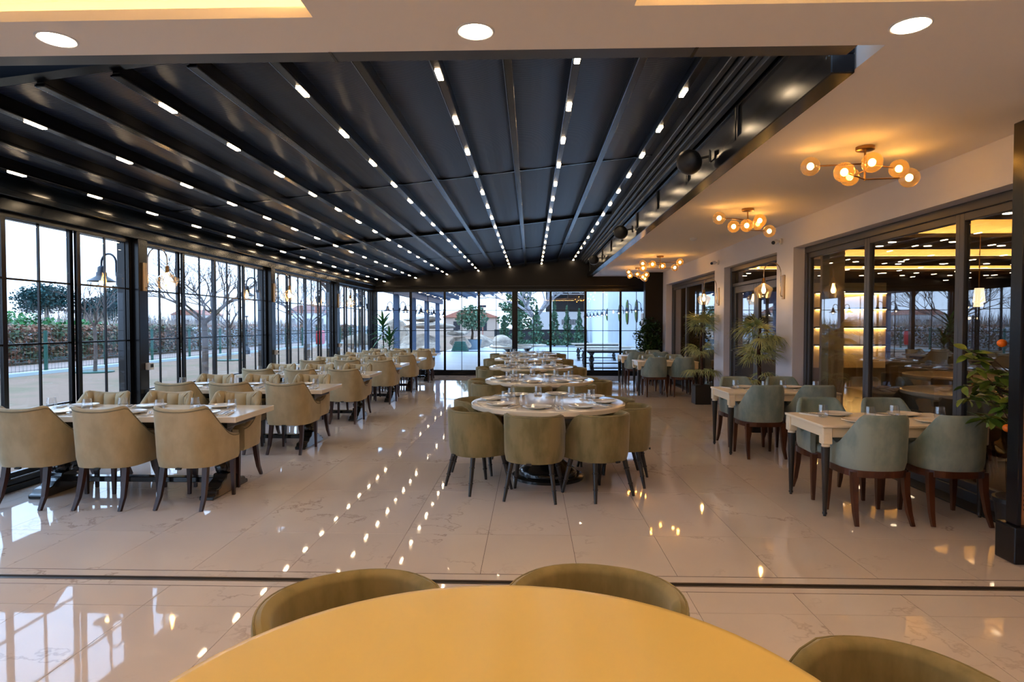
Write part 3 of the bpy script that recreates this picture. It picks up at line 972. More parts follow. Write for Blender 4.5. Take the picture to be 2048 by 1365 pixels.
# ---- left-hand row
SCH, TTB = Proto(make_scoop_chair()), Proto(make_trestle_table())
LT_Y = [5.62, 7.82, 10.05, 12.45, 14.55, 16.95]
LT_X = -3.57
for i, ty in enumerate(LT_Y):
    TTB.put((LT_X, ty, 0), 0, 'long cream table on black trestle, %s of the window row' % ORD[i], 'tables along the window wall')
    for side, sg in (('camera', -1), ('far', 1)):
        for k, (seat, dx) in enumerate((('window-end', -0.66), ('middle', 0.0), ('aisle-end', 0.67))):
            cx = LT_X + dx + (0.02 if sg < 0 else -0.06)
            rz = 0.0 if sg < 0 else math.pi
            SCH.put((cx + random.uniform(-.015, .015), ty + (-0.35 if sg < 0 else 0.335) + random.uniform(-.02, .02), 0), rz + random.uniform(-.03, .03),
                    'cream tufted armchair, %s seat on %s side, %s window-row table' % (seat, side, ORD[i]), 'cream armchairs along the window wall')
            setting(cx, ty + sg * 0.22, rz, '%s seat on %s side, %s window-row table' % (seat, side, ORD[i]), i < 4)
# ---- round tables down the middle
TUB, RTB = Proto(make_tub_chair()), Proto(make_round_table())
RT = [(0.17, 6.25), (0.12, 8.80), (0.0, 11.42), (-0.06, 14.05), (-0.08, 16.60)]
SEATS = ['front', 'front right', 'right', 'back right', 'back', 'back left', 'left', 'front left']
for i, (cx, cy) in enumerate(RT):
    od = ['nearest', 'second', 'third', 'fourth', 'farthest'][i]
    RTB.put((cx, cy, 0), 0, 'round cream pedestal table, %s laid one in the central row' % od, 'round tables down the middle')
    angs = [-11, 34, 77, 120, 162, 205, 248, 304] if i == 0 else [-8 + 45 * k + random.uniform(-1, 1) for k in range(8)]
    for k, an in enumerate(angs):
        a = R(an)
        rr = [0.725, 0.76, 0.73, 0.73, 0.73, 0.73, 0.74, 0.79][k]
        TUB.put((cx + rr * math.sin(a), cy - rr * math.cos(a), 0), a + random.uniform(-.04, .04),
                'olive tub chair, %s seat, %s central round table' % (SEATS[k], od), 'olive tub chairs around the round tables')
    for k in range(8):
        a = R(-11 + 45 * k)
        setting(cx + 0.56 * math.sin(a), cy - 0.56 * math.cos(a), a, '%s seat, %s central round table' % (SEATS[k], od), i < 3, 0.761)
# foreground table with satin top and its chairs
fr_t = make_round_table('round_table', 'cream_satin', 0.758)
fr_t.location = (-0.07, 1.08, 0); fr_t['label'] = 'bare round cream table in the foreground, below the camera'
for an, fx, fy, nm in ((-30, -0.485, 1.70, 'left of the two behind'), (16, 0.175, 1.765, 'right of the two behind'), (70, 0.765, 1.32, 'at the lower right beside')):
    a = R(180 + (-an))
    TUB.put((fx, fy, 0), a, 'olive tub chair, %s the bare foreground table' % nm, 'olive tub chairs at the foreground table')
# ---- right-hand tables
BCH, STB = Proto(make_blue_chair()), Proto(make_square_table())
RT_Y = [5.35, 7.70, 13.75, 16.15]
for i, ty in enumerate(RT_Y):
    od = ['nearest', 'second', 'third', 'farthest'][i]
    tx = 2.95 if i < 2 else 2.92
    STB.put((tx, ty, 0), 0, 'ivory table with tapered black legs, %s along the right wall' % od, 'ivory tables along the right wall')
    for side, sg in (('camera', -1), ('far', 1)):
        for seat, dx in (('aisle', -0.285), ('wall', 0.305)):
            cx = tx + dx + (0.01 if sg > 0 else 0)
            rz = 0.0 if sg < 0 else math.pi
            BCH.put((cx, ty + sg * 0.31, 0), rz + random.uniform(-.05, .05), 'blue-green velvet armchair, %s seat on %s side, %s right-wall table' % (seat, side, od), 'blue-green armchairs along the right wall')
            setting(cx, ty + sg * 0.20, rz, '%s seat on %s side, %s right-wall table' % (seat, side, od), i < 2, 0.734)

# ================================================================ LAMPS AND CEILING FITTINGS
def make_downlight():
    t = thing('downlight', 'x', 'ceiling light')
    b = MB(); b.lathe([(0.076, 0.0), (0.086, -0.006), (0.092, -0.004), (0.094, 0.0)], seg=32, cap=False); b.build('trim_ring', 'white_plastic', t)
    b = MB(); b.lathe([(0.076, -0.006), (0.076, 0.0)], seg=32); b.build('lens', 'led_down', t)
    return t
DL = Proto(make_downlight())
for x, y, nm in ((-2.36, 3.08, 'left of the three at the ceiling edge'), (-0.27, 3.06, 'middle of the three at the ceiling edge'), (1.80, 3.06, 'right of the three at the ceiling edge')):
    DL.put((x, y, CEIL), 0, 'round glowing recessed downlight, ' + nm, 'downlights in the foreground ceiling')
for k, (x, y) in enumerate(((-0.75, 2.3), (0.2, 2.3), (-0.75, 1.4), (0.2, 1.4), (-0.75, 0.5), (0.2, 0.5), (-0.27, -0.6))):
    DL.put((x, y, CEIL), 0, 'round recessed downlight overhead between the coves, ' + ['first row left', 'first row right', 'second row left', 'second row right', 'third row left', 'third row right', 'rearmost, behind the camera'][k], 'downlights overhead')

def make_chandelier():
    t = thing('globe_ceiling_lamp', 'x', 'ceiling lamp')
    b = MB(); b.lathe([(0.065, -0.030), (0.070, -0.026), (0.070, 0.0)], seg=24); b.build('canopy', 'brass', t)
    b = MB(); b.tube([(0, 0, -0.02), (0, 0, -0.27)], 0.008, 8); b.build('stem', 'brass', t)
    arms = [((-0.33, 0.06), (0.30, 0.14), -0.135), ((-0.23, -0.20), (0.25, -0.04), -0.26), ((-0.06, -0.19), (-0.01, 0.14), -0.19)]
    gi = 0
    for (a, c_, z) in arms:
        b = MB(); b.tube([(a[0], a[1], z), (0, 0, z), (c_[0], c_[1], z)], 0.006, 6); am = b.build('arm', 'brass', t)
        for q in (a, c_):
            d = Vector((q[0], q[1], 0)).normalized()
            ce = (q[0] + d.x * 0.07, q[1] + d.y * 0.07, z)
            b = MB(); b.sphere(ce, 0.076, 20, 14); b.build('glass_globe', 'smoke_glass' if gi in (0, 3) else 'amber_glass', am)
            b = MB(); b.sphere(ce, 0.027, 10, 8, 1.1); b.build('bulb', 'bulb_warm', am)
            gi += 1
    return t
CH = Proto(make_chandelier())
for x, y, rz, nm in ((2.67, 5.12, 0, 'nearest the camera'), (2.66, 7.80, 0.5, 'second from the camera'), (2.68, 13.1, -0.5, 'third from the camera'), (2.68, 15.8, 1.0, 'farthest, by the dark corner')):
    CH.put((x, y, CEIL), rz, 'brass ceiling lamp with six amber globes, ' + nm, 'globe lamps over the right aisle')
sd = thing('smoke_detector', 'round white smoke detector on the ceiling between the globe lamps', 'detector', (2.67, 10.4, CEIL))
b = MB(); b.lathe([(0.035, -0.045), (0.055, -0.03), (0.06, -0.012), (0.06, 0.0)], seg=20); b.build('housing', 'white_plastic', sd)
b = MB(); b.lathe([(0.02, -0.05), (0.035, -0.045)], seg=14); b.build('sensor_cap', 'white_plastic', sd)

def make_glass_sconce():
    """faces +x from a wall plate at the origin"""
    t = thing('wall_sconce', 'x', 'wall lamp')
    b = MB(); b.box((0.012, 0, 0.0), (0.024, 0.07, 0.34)); b.build('back_plate', 'brushed_gold', t, bevel=0.004, seg=1)
    pts = [(0.024, 0, -0.13), (0.045, 0, -0.13), (0.05, 0, -0.10), (0.05, 0, 0.18)]
    for k in range(13):
        a = math.pi - math.pi * k / 12
        pts.append((0.17 + 0.12 * math.cos(a), 0, 0.20 + 0.15 * math.sin(a)))
    pts.append((0.29, 0, 0.12))
    b = MB(); b.tube(pts, 0.008, 8); b.build('gooseneck', 'chrome_tube', t)
    b = MB(); b.lathe([(0.016, 0.13), (0.022, 0.12), (0.022, 0.06), (0.030, 0.05)], (0.29, 0, 0), 14); b.build('socket', 'brass', t)
    prof = [(0.028, 0.06), (0.034, 0.045), (0.125, -0.015), (0.130, -0.03), (0.085, -0.150), (0.078, -0.155)]
    b = MB(); b.lathe(prof, (0.29, 0, 0), 10, smooth=False, cap=False); b.build('glass_shade', 'tint_glass', t)
    b = MB(); b.lathe([(0.008, 0.05), (0.012, 0.02), (0.026, -0.03), (0.028, -0.055), (0.016, -0.085), (0.003, -0.09)], (0.29, 0, 0), 12); b.build('bulb', 'bulb_warm', t)
    return t
WS = Proto(make_glass_sconce())
for y, nm in ((9.02, 'on the nearer wall pillar between glazing and door'), (12.10, 'on the farther wall pillar beyond the door')):
    WS.put((XR, y, 2.06), math.pi, 'amber glass gooseneck wall lamp ' + nm, 'glass sconces')
for y, nm in ((7.40, 'on the nearest black window post'), (11.20, 'on the second black window post'), (15.00, 'on the third black window post')):
    WS.put((-4.66, y, 2.10), 0.0, 'glass gooseneck wall lamp ' + nm, 'glass sconces')

def make_barn_lamp():
    t = thing('barn_lamp', 'x', 'wall lamp')
    b = MB(); b.box((0.012, 0, -0.05), (0.024, 0.07, 0.16)); b.build('mount', 'barn_enamel', t, bevel=0.004, seg=1)
    pts = [(0.02, 0, -0.06), (0.04, 0, 0.0), (0.04, 0, 0.12)]
    for k in range(11):
        a = math.pi - math.pi * k / 10
        pts.append((0.13 + 0.09 * math.cos(a), 0, 0.14 + 0.11 * math.sin(a)))
    pts.append((0.22, 0, 0.10))
    b = MB(); b.tube(pts, 0.012, 8); b.build('gooseneck', 'barn_enamel', t)
    b = MB(); b.lathe([(0.015, 0.11), (0.04, 0.09), (0.045, 0.03), (0.055, 0.03), (0.058, -0.01), (0.065, -0.02), (0.150, -0.075), (0.150, -0.080), (0.05, -0.035)], (0.22, 0, 0), 24); b.build('shade', 'barn_enamel', t)
    b = MB(); b.sphere((0.22, 0, -0.10), 0.075, 16, 10); b.build('glass_globe', 'clear_glass', t)
    b = MB(); b.sphere((0.22, 0, -0.085), 0.026, 10, 8, 1.3); b.build('bulb', 'bulb_outdoor', t)
    return t
BL = Proto(make_barn_lamp())
for y, nm in ((7.32, 'outside the nearest window post'), (11.12, 'outside the second window post'), (14.92, 'outside the third window post'), (18.60, 'outside the far corner post')):
    BL.put((-4.90, y, 2.12), math.pi, 'dark enamel barn lamp ' + nm, 'barn lamps on the terrace')

# ---- fittings
def make_speaker():
    t = thing('loudspeaker', 'x', 'loudspeaker')
    b = MB(); rows = []
    for s_, y in ((0.02, -0.15), (0.07, -0.145), (0.10, -0.12), (0.115, -0.06), (0.11, 0.0), (0.08, 0.07), (0.04, 0.10), (0.01, 0.105)):
        rows.append([(s_ * math.cos(2 * math.pi * k / 20), y, s_ * math.sin(2 * math.pi * k / 20)) for k in range(20)])
    b.grid(rows, close_v=True, caps=True); b.build('cabinet', 'black_plastic', t)
    b = MB(); b.tube([(0, 0.05, 0), (0.10, 0.05, 0.05), (0.17, 0.03, 0.05)], 0.014, 8); b.box((0.176, 0.03, 0.05), (0.012, 0.06, 0.11)); b.build('bracket', 'black_plastic', t)
    return t
SP = Proto(make_speaker())
for y, nm in ((5.95, 'nearest of the three'), (10.4, 'middle of the three'), (14.8, 'farthest of the three')):
    SP.put((1.49, y, 3.04), R(-25), 'black loudspeaker on the pergola side beam, ' + nm, 'loudspeakers on the side beam')
def make_cctv():
    t = thing('security_camera', 'x', 'security camera')
    b = MB(); b.tube([(0.0, 0, 0), (-0.03, 0, 0)], 0.045, 16); b.build('mount', 'white_plastic', t)
    b = MB(); b.tube([(-0.03, 0, 0), (-0.09, -0.02, -0.01)], 0.014, 8); b.build('arm', 'white_plastic', t)
    b = MB(); b.tube([(-0.07, 0.02, 0.0), (-0.16, -0.10, -0.03)], 0.032, 14); b.build('body', 'white_plastic', t)
    b = MB(); b.tube([(-0.16, -0.10, -0.03), (-0.163, -0.104, -0.031)], 0.026, 14); b.build('lens', 'black_plastic', t)
    return t
CC = Proto(make_cctv())
CC.put((XR, 9.12, 2.72), 0, 'white security camera on the wall above the nearer wall lamp', 'security cameras')
CC.put((XR, 12.15, 2.72), 0, 'white security camera on the wall above the farther wall lamp', 'security cameras')
def make_thermostat():
    t = thing('wall_thermostat', 'x', 'thermostat')
    b = MB(); b.box((0.028, 0, 0), (0.056, 0.09, 0.085)); b.build('housing', 'white_plastic', t, bevel=0.006, seg=1)
    b = MB(); b.box((0.058, 0, 0.008), (0.004, 0.055, 0.04)); b.build('display', 'black_plastic', t)
    return t
TH = Proto(make_thermostat())
for y, nm in ((7.45, 'nearest'), (11.25, 'second'), (15.05, 'third')):
    TH.put((-4.66, y, 1.02), 0, 'small white control box on the %s black window post' % nm, 'control boxes on the posts')
# tall white unit by the dark corner
ac = thing('floor_air_conditioner', 'tall slim white air conditioner standing beside the dark corner wall', 'air conditioner', (3.21, 18.05, 0))
b = MB(); b.bb(0, 0.30, 0, 0.35, 0, 1.85); b.build('cabinet', 'white_plastic', ac, bevel=0.01)
b = MB(); b.bb(0.04, 0.26, -0.004, 0.004, 1.45, 1.72); b.build('outlet', 'black_plastic', ac)
gl_ = MB(); gl_.bb(0.04, 0.26, -0.006, 0.0, -0.008, 0.008); glm = gl_.mesh('grille_slat', 'steel')
for k in range(12): link('grille_slat', glm, ac, (0, 0, 0.62 + 0.03 * k))

# ================================================================ PLANTS INDOORS
M('leaf_dark', rgb(34, 62, 30), 0.4, var=(3, rgb(60, 92, 40)))
M('leaf_orange_tree', rgb(64, 98, 34), 0.35, var=(3, rgb(140, 156, 60), (1, 1, 1), 0.45, 0.7))
M('leaf_palm', rgb(186, 192, 138), 0.6, var=(4, rgb(150, 166, 110)))
M('leaf_dracaena', rgb(38, 98, 56), 0.35, var=(3, rgb(86, 140, 74)))
M('bark', rgb(88, 66, 48), 0.9, var=(12, rgb(58, 42, 32)))
M('palm_bark', rgb(74, 44, 26), 0.9, var=(20, rgb(44, 26, 16)), bump=(30, 0.8))
M('orange_peel', rgb(240, 120, 24), 0.4, bump=(120, 0.2))
M('soil', rgb(40, 30, 24), 0.95)
M('moss', rgb(70, 100, 40), 0.95, var=(14, rgb(112, 132, 52)), bump=(60, 0.8))
def leaf_mesh(name, mat, L_, W_, fold=0.18, droop=0.25, n=5):
    m = MB(); rows = []
    for i in range(n + 1):
        t = i / n
        wd = W_ / 2 * max(0.04, math.sin(math.pi * min(1, (t * 0.92 + 0.06))) ** 0.8)
        z = -droop * L_ * t * t
        rows.append([(-wd, L_ * t, z + fold * wd), (0, L_ * t, z), (wd, L_ * t, z + fold * wd)])
    m.grid(rows)
    return m.mesh(name, mat)
def aim(d, roll=0.0):
    """rotation that turns +y towards d"""
    return (Vector(d).to_track_quat('Y', 'Z') @ Matrix.Rotation(roll, 3, 'Y').to_quaternion()).to_euler()
def rnd_dir(zlo=-0.4, zhi=1.0):
    while True:
        v = Vector((random.uniform(-1, 1), random.uniform(-1, 1), random.uniform(-1, 1)))
        if 0.1 < v.length < 1:
            v.normalize()
            if zlo <= v.z <= zhi: return v
def pot(parent, r0, r1, h, mat='black_plastic', square=False):
    b = MB()
    if square:
        b.bb(-r1, r1, -r1, r1, 0, h); b.build('pot', mat, parent, bevel=0.01)
        s_ = MB(); s_.bb(-r1 + 0.02, r1 - 0.02, -r1 + 0.02, r1 - 0.02, h, h + 0.006)
    else:
        b.lathe([(r0, 0), (r1, h - 0.03), (r1 + 0.012, h - 0.03), (r1 + 0.012, h)], seg=20); b.build('pot', mat, parent)
        s_ = MB(); s_.lathe([(r1 - 0.01, h), (r1 - 0.01, h + 0.006)], seg=18)
    s_.build('soil', 'soil', parent)

# ---- orange tree by the oak screen
ot = thing('orange_tree', 'potted orange tree with a few fruits beside the oak screen', 'potted tree', (3.46, 4.50, 0))
pot(ot, 0.12, 0.15, 0.30)
b = MB(); b.tube([(0, 0, 0.30), (0.01, 0.0, 0.5), (-0.02, 0.02, 0.75), (-0.02, 0.03, 1.18)], [0.018, 0.016, 0.013, 0.008], 8); b.build('trunk', 'bark', ot)
lm = [leaf_mesh('leaf', 'leaf_orange_tree', l_, w_, 0.25, dr) for l_, w_, dr in ((0.105, 0.052, 0.2), (0.09, 0.046, 0.35), (0.12, 0.056, 0.1))]
tips = []
for k in range(33):
    a = 2 * math.pi * k / 33 * 3.1
    z0 = 0.64 + 0.50 * random.random()
    rr = 0.16 + 0.15 * random.random()
    ex, ey = math.cos(a) * rr * 1.1 - 0.07, math.sin(a) * rr * 0.75 + 0.04
    ez = z0 + random.uniform(-0.06, 0.42)
    b = MB(); p0, p2 = Vector((-0.01, 0.02, z0)), Vector((ex, ey, ez)); p1 = (p0 + p2) / 2 + Vector((0, 0, 0.05))
    b.tube([p0, p1, p2], [0.006, 0.004, 0.002], 5); b.build('branch', 'bark', ot)
    for j in range(9):
        q = p1.lerp(p2, 0.1 + 0.9 * j / 8)
        d = rnd_dir(-0.6, 0.6)
        link('leaf', random.choice(lm), ot, q, aim(d, random.uniform(-0.6, 0.6)))
b = MB(); b.sphere((0, 0, 0), 0.030, 12, 8, 0.92); om = b.mesh('orange', 'orange_peel')
for p in ((-0.22, -0.10, 1.40), (-0.20, -0.14, 0.82), (0.02, -0.18, 1.12), (-0.12, -0.16, 0.70)):
    link('orange', om, ot, p)

# ---- two fan palms against the pillars
def frond_mesh(seed):
    rng = random.Random(seed)
    m = MB()
    m.tube([(0, 0, 0), (0, 0.12, 0.03), (0, 0.22, 0.03)], [0.005, 0.004, 0.003], 5)
    n = 23
    for k in range(n):
        a = R(-105 + 210 * k / (n - 1))
        L_ = 0.30 * (1 - 0.25 * abs(a) / R(105)) * rng.uniform(0.85, 1.1)
        rows = []
        for i in range(5):
            t = i / 4
            wd = 0.012 * (1 - t) + 0.002
            x, y = math.sin(a) * L_ * t, 0.22 + math.cos(a) * L_ * t
            z = 0.03 + 0.04 * t - 0.20 * t * t * (0.6 + 0.7 * rng.random())
            rows.append([(x - math.cos(a) * wd, y + math.sin(a) * wd, z), (x, y, z - 0.004 * (1 - t)), (x + math.cos(a) * wd, y - math.sin(a) * wd, z)])
        m.grid(rows)
    return m.mesh('frond', 'leaf_palm')
FR = [frond_mesh(k) for k in range(4)]
def fan_palm(loc, label, tiers, h):
    t = thing('fan_palm', label, 'potted palm', loc)
    pot(t, 0.14, 0.15, 0.36, square=True)
    b = MB(); b.tube([(0, 0, 0.36), (0.01, 0, 0.7), (-0.01, 0, 1.1), (0, 0, h)], [0.034, 0.03, 0.027, 0.02], 10); b.build('trunk', 'palm_bark', t)
    for z, n, s_, spread in tiers:
        for k in range(n):
            a = 2 * math.pi * (k + random.uniform(-0.25, 0.25)) / n
            el = random.uniform(-0.3, 1.15) * spread
            d = Vector((math.cos(a) * math.cos(el), math.sin(a) * math.cos(el), math.sin(el)))
            if d.x > 0.6: d.x *= 0.45; d.normalize()
            o = link('frond', random.choice(FR), t, (0, 0, z), aim(d))
            q = s_ * random.uniform(0.85, 1.1); o.scale = (q, q, q)
fan_palm((3.26, 9.02, 0), 'pale fan palm in a black pot before the nearer wall pillar', ((1.36, 13, 0.86, 1.0), (1.02, 11, 0.80, 0.7), (0.72, 5, 0.75, 0.5)), 1.46)
fan_palm((3.28, 12.12, 0), 'pale fan palm in a black pot before the farther wall pillar', ((1.46, 13, 0.85, 1.0), (1.00, 10, 0.78, 0.6), (0.62, 6, 0.85, 0.4)), 1.56)

# ---- loose leaf clouds
def leaf_cloud(m, n, fn, size, up=0.3):
    """n small folded leaves at points given by fn()"""
    for _ in range(n):
        p = Vector(fn())
        d = rnd_dir(-1, 1)
        s_ = size * random.uniform(0.6, 1.3)
        a = d.cross(Vector((0.3, 0.2, 1))).normalized() * s_ * 0.45
        q = d * s_
        m.add([p - q * 0.5, p + a, p + q * 0.5, p - a], [(0, 1, 2, 3)])
def ellipsoid(c, r, shell_=0.0):
    def f():
        d = rnd_dir(-1, 1)
        k = random.random() ** 0.4
        k = max(k, shell_)
        return (c[0] + d.x * r[0] * k, c[1] + d.y * r[1] * k, c[2] + d.z * r[2] * k)
    return f
fc = thing('weeping_fig', 'dark leafy fig tree in a pot against the dark corner wall', 'potted tree', (3.20, 16.95, 0))
pot(fc, 0.13, 0.16, 0.34)
b = MB(); b.tube([(0, 0, 0.34), (0.02, 0, 0.7), (0, 0.0, 1.1)], [0.02, 0.017, 0.012], 8)
for k in range(9):
    a = 2.4 * k; z = 0.75 + 0.05 * k
    b.tube([(0.0, 0, z), (math.cos(a) * 0.15, math.sin(a) * 0.08, z + 0.18), (math.cos(a) * 0.3, math.sin(a) * 0.14, z + 0.3)], [0.008, 0.006, 0.003], 5)
b.build('trunk', 'bark', fc)
b = MB()
for c_, r_ in (((0.0, 0, 1.45), (0.30, 0.15, 0.30)), ((-0.20, 0, 1.2), (0.26, 0.15, 0.26)), ((0.10, 0, 1.05), (0.24, 0.15, 0.25)), ((-0.1, -0.02, 0.9), (0.26, 0.14, 0.2))):
    leaf_cloud(b, 330, ellipsoid(c_, r_), 0.075)
b.build('foliage', 'leaf_dark', fc)
# ---- dracaena in the left far corner
dr = thing('dracaena', 'green dracaena with two leafy heads in the left far corner', 'potted plant', (-4.24, 18.15, 0))
pot(dr, 0.15, 0.18, 0.36)
lmd = [leaf_mesh('leaf', 'leaf_dracaena', l_, 0.072, 0.3, d_, 6) for l_, d_ in ((0.40, 0.45), (0.36, 0.6), (0.44, 0.3))]
for x, y, h in ((-0.09, 0.03, 1.46), (0.12, -0.03, 1.02)):
    b = MB(); b.tube([(x * 0.3, y, 0.36), (x * 0.8, y, 0.7), (x, y, h)], [0.022, 0.018, 0.014], 8); b.build('stem', 'bark', dr)
    for k in range(48):
        a = 2.39996 * k; el = 1.3 - 1.45 * k / 48
        d = Vector((math.cos(a) * math.cos(el), math.sin(a) * math.cos(el) * 0.85, math.sin(el)))
        if x + d.x * 0.4 < -0.40: d.x *= 0.5; d.normalize()
        link('leaf', lmd[k % 3], dr, (x, y, h + 0.12 - 0.010 * k), aim(d))

# ================================================================ INNER DINING ROOM FURNITURE
M('velvet_brown', rgb(84, 62, 46), 0.85)
BRC = Proto(make_tub_chair('velvet_brown', 'walnut'))
for i, (cx, cy, nm) in enumerate(((5.15, 7.35, 'nearest the sliding glass'), (6.6, 9.8, 'farther back'), (5.2, 4.9, 'by the oak screen'))):
    dup(RTB.snap, (cx, cy, 0), 0, 'round pedestal table in the inner room, ' + nm, 'tables in the inner room')
    for k, an in enumerate((-40, 50, 140, 230)):
        a = R(an)
        BRC.put((cx + 0.78 * math.sin(a), cy - 0.78 * math.cos(a), 0), a, 'brown chair in the inner room, %s seat, table %s' % (['front left', 'front right', 'back right', 'back left'][k], nm), 'brown chairs in the inner room')
ms = thing('menu_stand', 'small wooden menu stand on the inner room table', 'menu stand', (5.0, 7.3, 0.761))
b = MB(); b.bb(-0.06, 0.06, -0.02, 0.02, 0, 0.02); b.build('base', 'oak', ms)
b = MB(); b.bb(-0.055, 0.055, -0.006, 0.006, 0.02, 0.19); fr_ = b.build('frame', 'oak', ms)
b = MB(); b.bb(-0.038, 0.038, -0.008, -0.005, 0.05, 0.16); b.build('menu_card', 'slot_dark', fr_)
# lit shelves on the inner back wall
sh = thing('lit_wall_shelf', 'tall wall unit with four lit display shelves in the inner room', 'shelf', (9.0, 17.60, 0))
b = MB(); b.bb(-1.0, 1.0, 0.34, 0.38, 0.3, 2.7); b.build('back_panel', 'inner_cream', sh)
for z in (2.40, 1.95, 1.42, 0.92):
    b = MB(); b.bb(-1.0, 1.0, 0.0, 0.34, z, z + 0.05); s_ = b.build('shelf_board', 'inner_wall', sh)
    b = MB(); b.bb(-0.97, 0.97, 0.27, 0.30, z - 0.012, z); b.build('shelf_light', 'led_cove', s_)
def make_pendant():
    t = thing('pendant_lamp', 'x', 'pendant lamp')
    b = MB(); b.tube([(0, 0, 0), (0, 0, 0.78)], 0.005, 6); b.build('cord', 'brass', t)
    b = MB(); b.lathe([(0.075, -0.20), (0.055, 0.0)], seg=20, cap=False); b.build('lamp_shade', 'shade_glow', t)
    b = MB(); b.sphere((0, 0, -0.1), 0.025, 10, 8); b.build('bulb', 'led_dim', t)
    return t
M('shade_glow', rgb(250, 225, 180), 0.6, emit=((1.0, 0.72, 0.38), 1.6))
PD = Proto(make_pendant())
for x, y, nm in ((6.3, 9.0, 'nearer one'), (7.9, 11.3, 'farther one')):
    PD.put((x, y, 2.04), 0, 'small lit pendant with pleated white shade in the inner room, ' + nm, 'pendants in the inner room')
# ================================================================ OUTDOORS
M('lawn', rgb(142, 112, 90), 0.95, var=(0.5, rgb(106, 102, 68), (1, 1, 1), 0.48, 0.78))
M('gravel_path', rgb(176, 150, 138), 0.95, var=(3, rgb(150, 130, 120)))
M('kerb', rgb(180, 196, 200), 0.8)
M('patio', rgb(205, 212, 220), 0.35, var=(0.8, rgb(190, 198, 208)))
M('fence_green', rgb(18, 78, 66), 0.5)
M('hedge_leaf', rgb(150, 108, 88), 0.9, var=(1.4, rgb(84, 100, 70), (1, 1, 1), 0.45, 0.60))
M('white_wall', rgb(214, 222, 232), 0.8)
M('reed', rgb(178, 154, 128), 0.95, var=(0.6, rgb(140, 130, 118)))
M('scrub', rgb(112, 112, 122), 0.95, var=(0.4, rgb(136, 118, 112)))
M('bramble', rgb(62, 128, 62), 0.8, var=(1.2, rgb(40, 92, 52)))
M('pine_needles', rgb(40, 84, 84), 0.9, var=(0.8, rgb(28, 62, 62)))
M('conifer', rgb(100, 138, 108), 0.9, var=(1.6, rgb(64, 100, 76)))
M('olive_leaf', rgb(112, 140, 112), 0.9, var=(2, rgb(86, 116, 90)))
M('bare_bark', rgb(110, 96, 88), 0.95, var=(6, rgb(80, 70, 66)))
M('pale_bark', rgb(170, 166, 168), 0.95, var=(6, rgb(130, 124, 126)))
M('rock', rgb(204, 184, 162), 0.95, var=(1.6, rgb(138, 124, 112)), bump=(3, 0.8, 0.08))
M('roof_tile', rgb(168, 112, 94), 0.9)
M('far_wall', rgb(226, 228, 232), 0.9)
M('far_dark', rgb(40, 44, 52), 0.9)
M('house_stone', rgb(176, 160, 148), 0.9)
M('plank_dark', rgb(44, 46, 50), 0.8)
M('red_plastic', rgb(214, 40, 52), 0.5)
M('steel_blue', rgb(74, 94, 124), 0.5)
M('pot_grey', rgb(120, 138, 150), 0.8)
g = MB(); g.bb(-160, 120, -60, 260, -0.3, -0.06); struct(g.build('ground', 'lawn'))
g = MB(); g.bb(-5.0, 16, 18.8, 49, -0.06, -0.02); struct(g.build('patio', 'patio'))
g = MB(); g.bb(-19.4, -15.75, -10, 90, -0.06, -0.045); struct(g.build('path', 'gravel_path'))
g = MB(); g.bb(-15.75, -15.5, -10, 90, -0.06, 0.04); struct(g.build('kerb_strip', 'kerb'))
# fence with green posts
fe = thing('garden_fence', 'green wire fence with round posts beyond the lawn', 'fence', (-16.3, 14, -0.06))
b = MB(); b.tube([(0, 0, 0), (0, 0, 1.38)], 0.055, 10); pm = b.mesh('post', 'fence_green')
for k in range(18): link('post', pm, fe, (0, 2.95 * k + 0.6, 0))
b = MB()
for z in (0.08, 0.45, 0.85, 1.3): b.bb(-0.004, 0.004, 0, 51, z, z + 0.012)
for k in range(340): b.bb(-0.0025, 0.0025, 0.15 * k, 0.15 * k + 0.005, 0.05, 1.32)
wm_ = b.build('wire_mesh', 'fence_green', fe); wm_['kind'] = 'stuff'
# hedge, white wall, reeds, scrub
g = MB(); g.bb(-21.2, -21.0, 5, 95, -0.06, 1.35); tag(g.build('garden_wall', 'white_wall'), 'low white wall showing through the brown hedge', 'wall')
b = MB()
leaf_cloud(b, 30000, lambda: (random.uniform(-20.6, -19.6), random.uniform(12, 70) if random.random() < 0.6 else random.uniform(16, 36), 1.42 * random.random() ** 0.8 + 0.12 * random.random()), 0.15)
h_ = b.build('hedge', 'hedge_leaf'); h_['kind'] = 'stuff'; tag(h_, 'brown and green leafy hedge behind the wire fence', 'hedge')
b = MB()
for _ in range(5200):
    x, y = random.uniform(-34, -23), random.uniform(16, 90)
    hgt = random.uniform(1.4, 3.0) * (0.7 + 0.3 * math.sin(y * 0.35)); q = random.uniform(-0.25, 0.25)
    b.add([(x - 0.03, y, 0), (x + 0.03, y, 0), (x + q, y + 0.05, hgt)], [(0, 1, 2)])
h_ = b.build('reeds', 'reed'); h_['kind'] = 'stuff'; tag(h_, 'tall dry tan reeds standing beyond the hedge', 'reeds')
b = MB()
for _ in range(14000):
    y = random.uniform(34, 110); x = -36 - random.random() ** 1.5 * (8 + 0.75 * y)
    hgt = random.uniform(1.2, 3.4) * (0.75 + 0.25 * math.sin(y * 0.5 + x * 0.3)); q = random.uniform(-0.7, 0.7)
    b.add([(x - 0.06, y, 0), (x + 0.06, y, 0), (x + q, y + random.uniform(-.4, .4), hgt)], [(0, 1, 2)])
h_ = b.build('bare_scrub', 'scrub'); h_['kind'] = 'stuff'; tag(h_, 'grey leafless scrub in the distance behind the reeds', 'scrub')
b = MB()
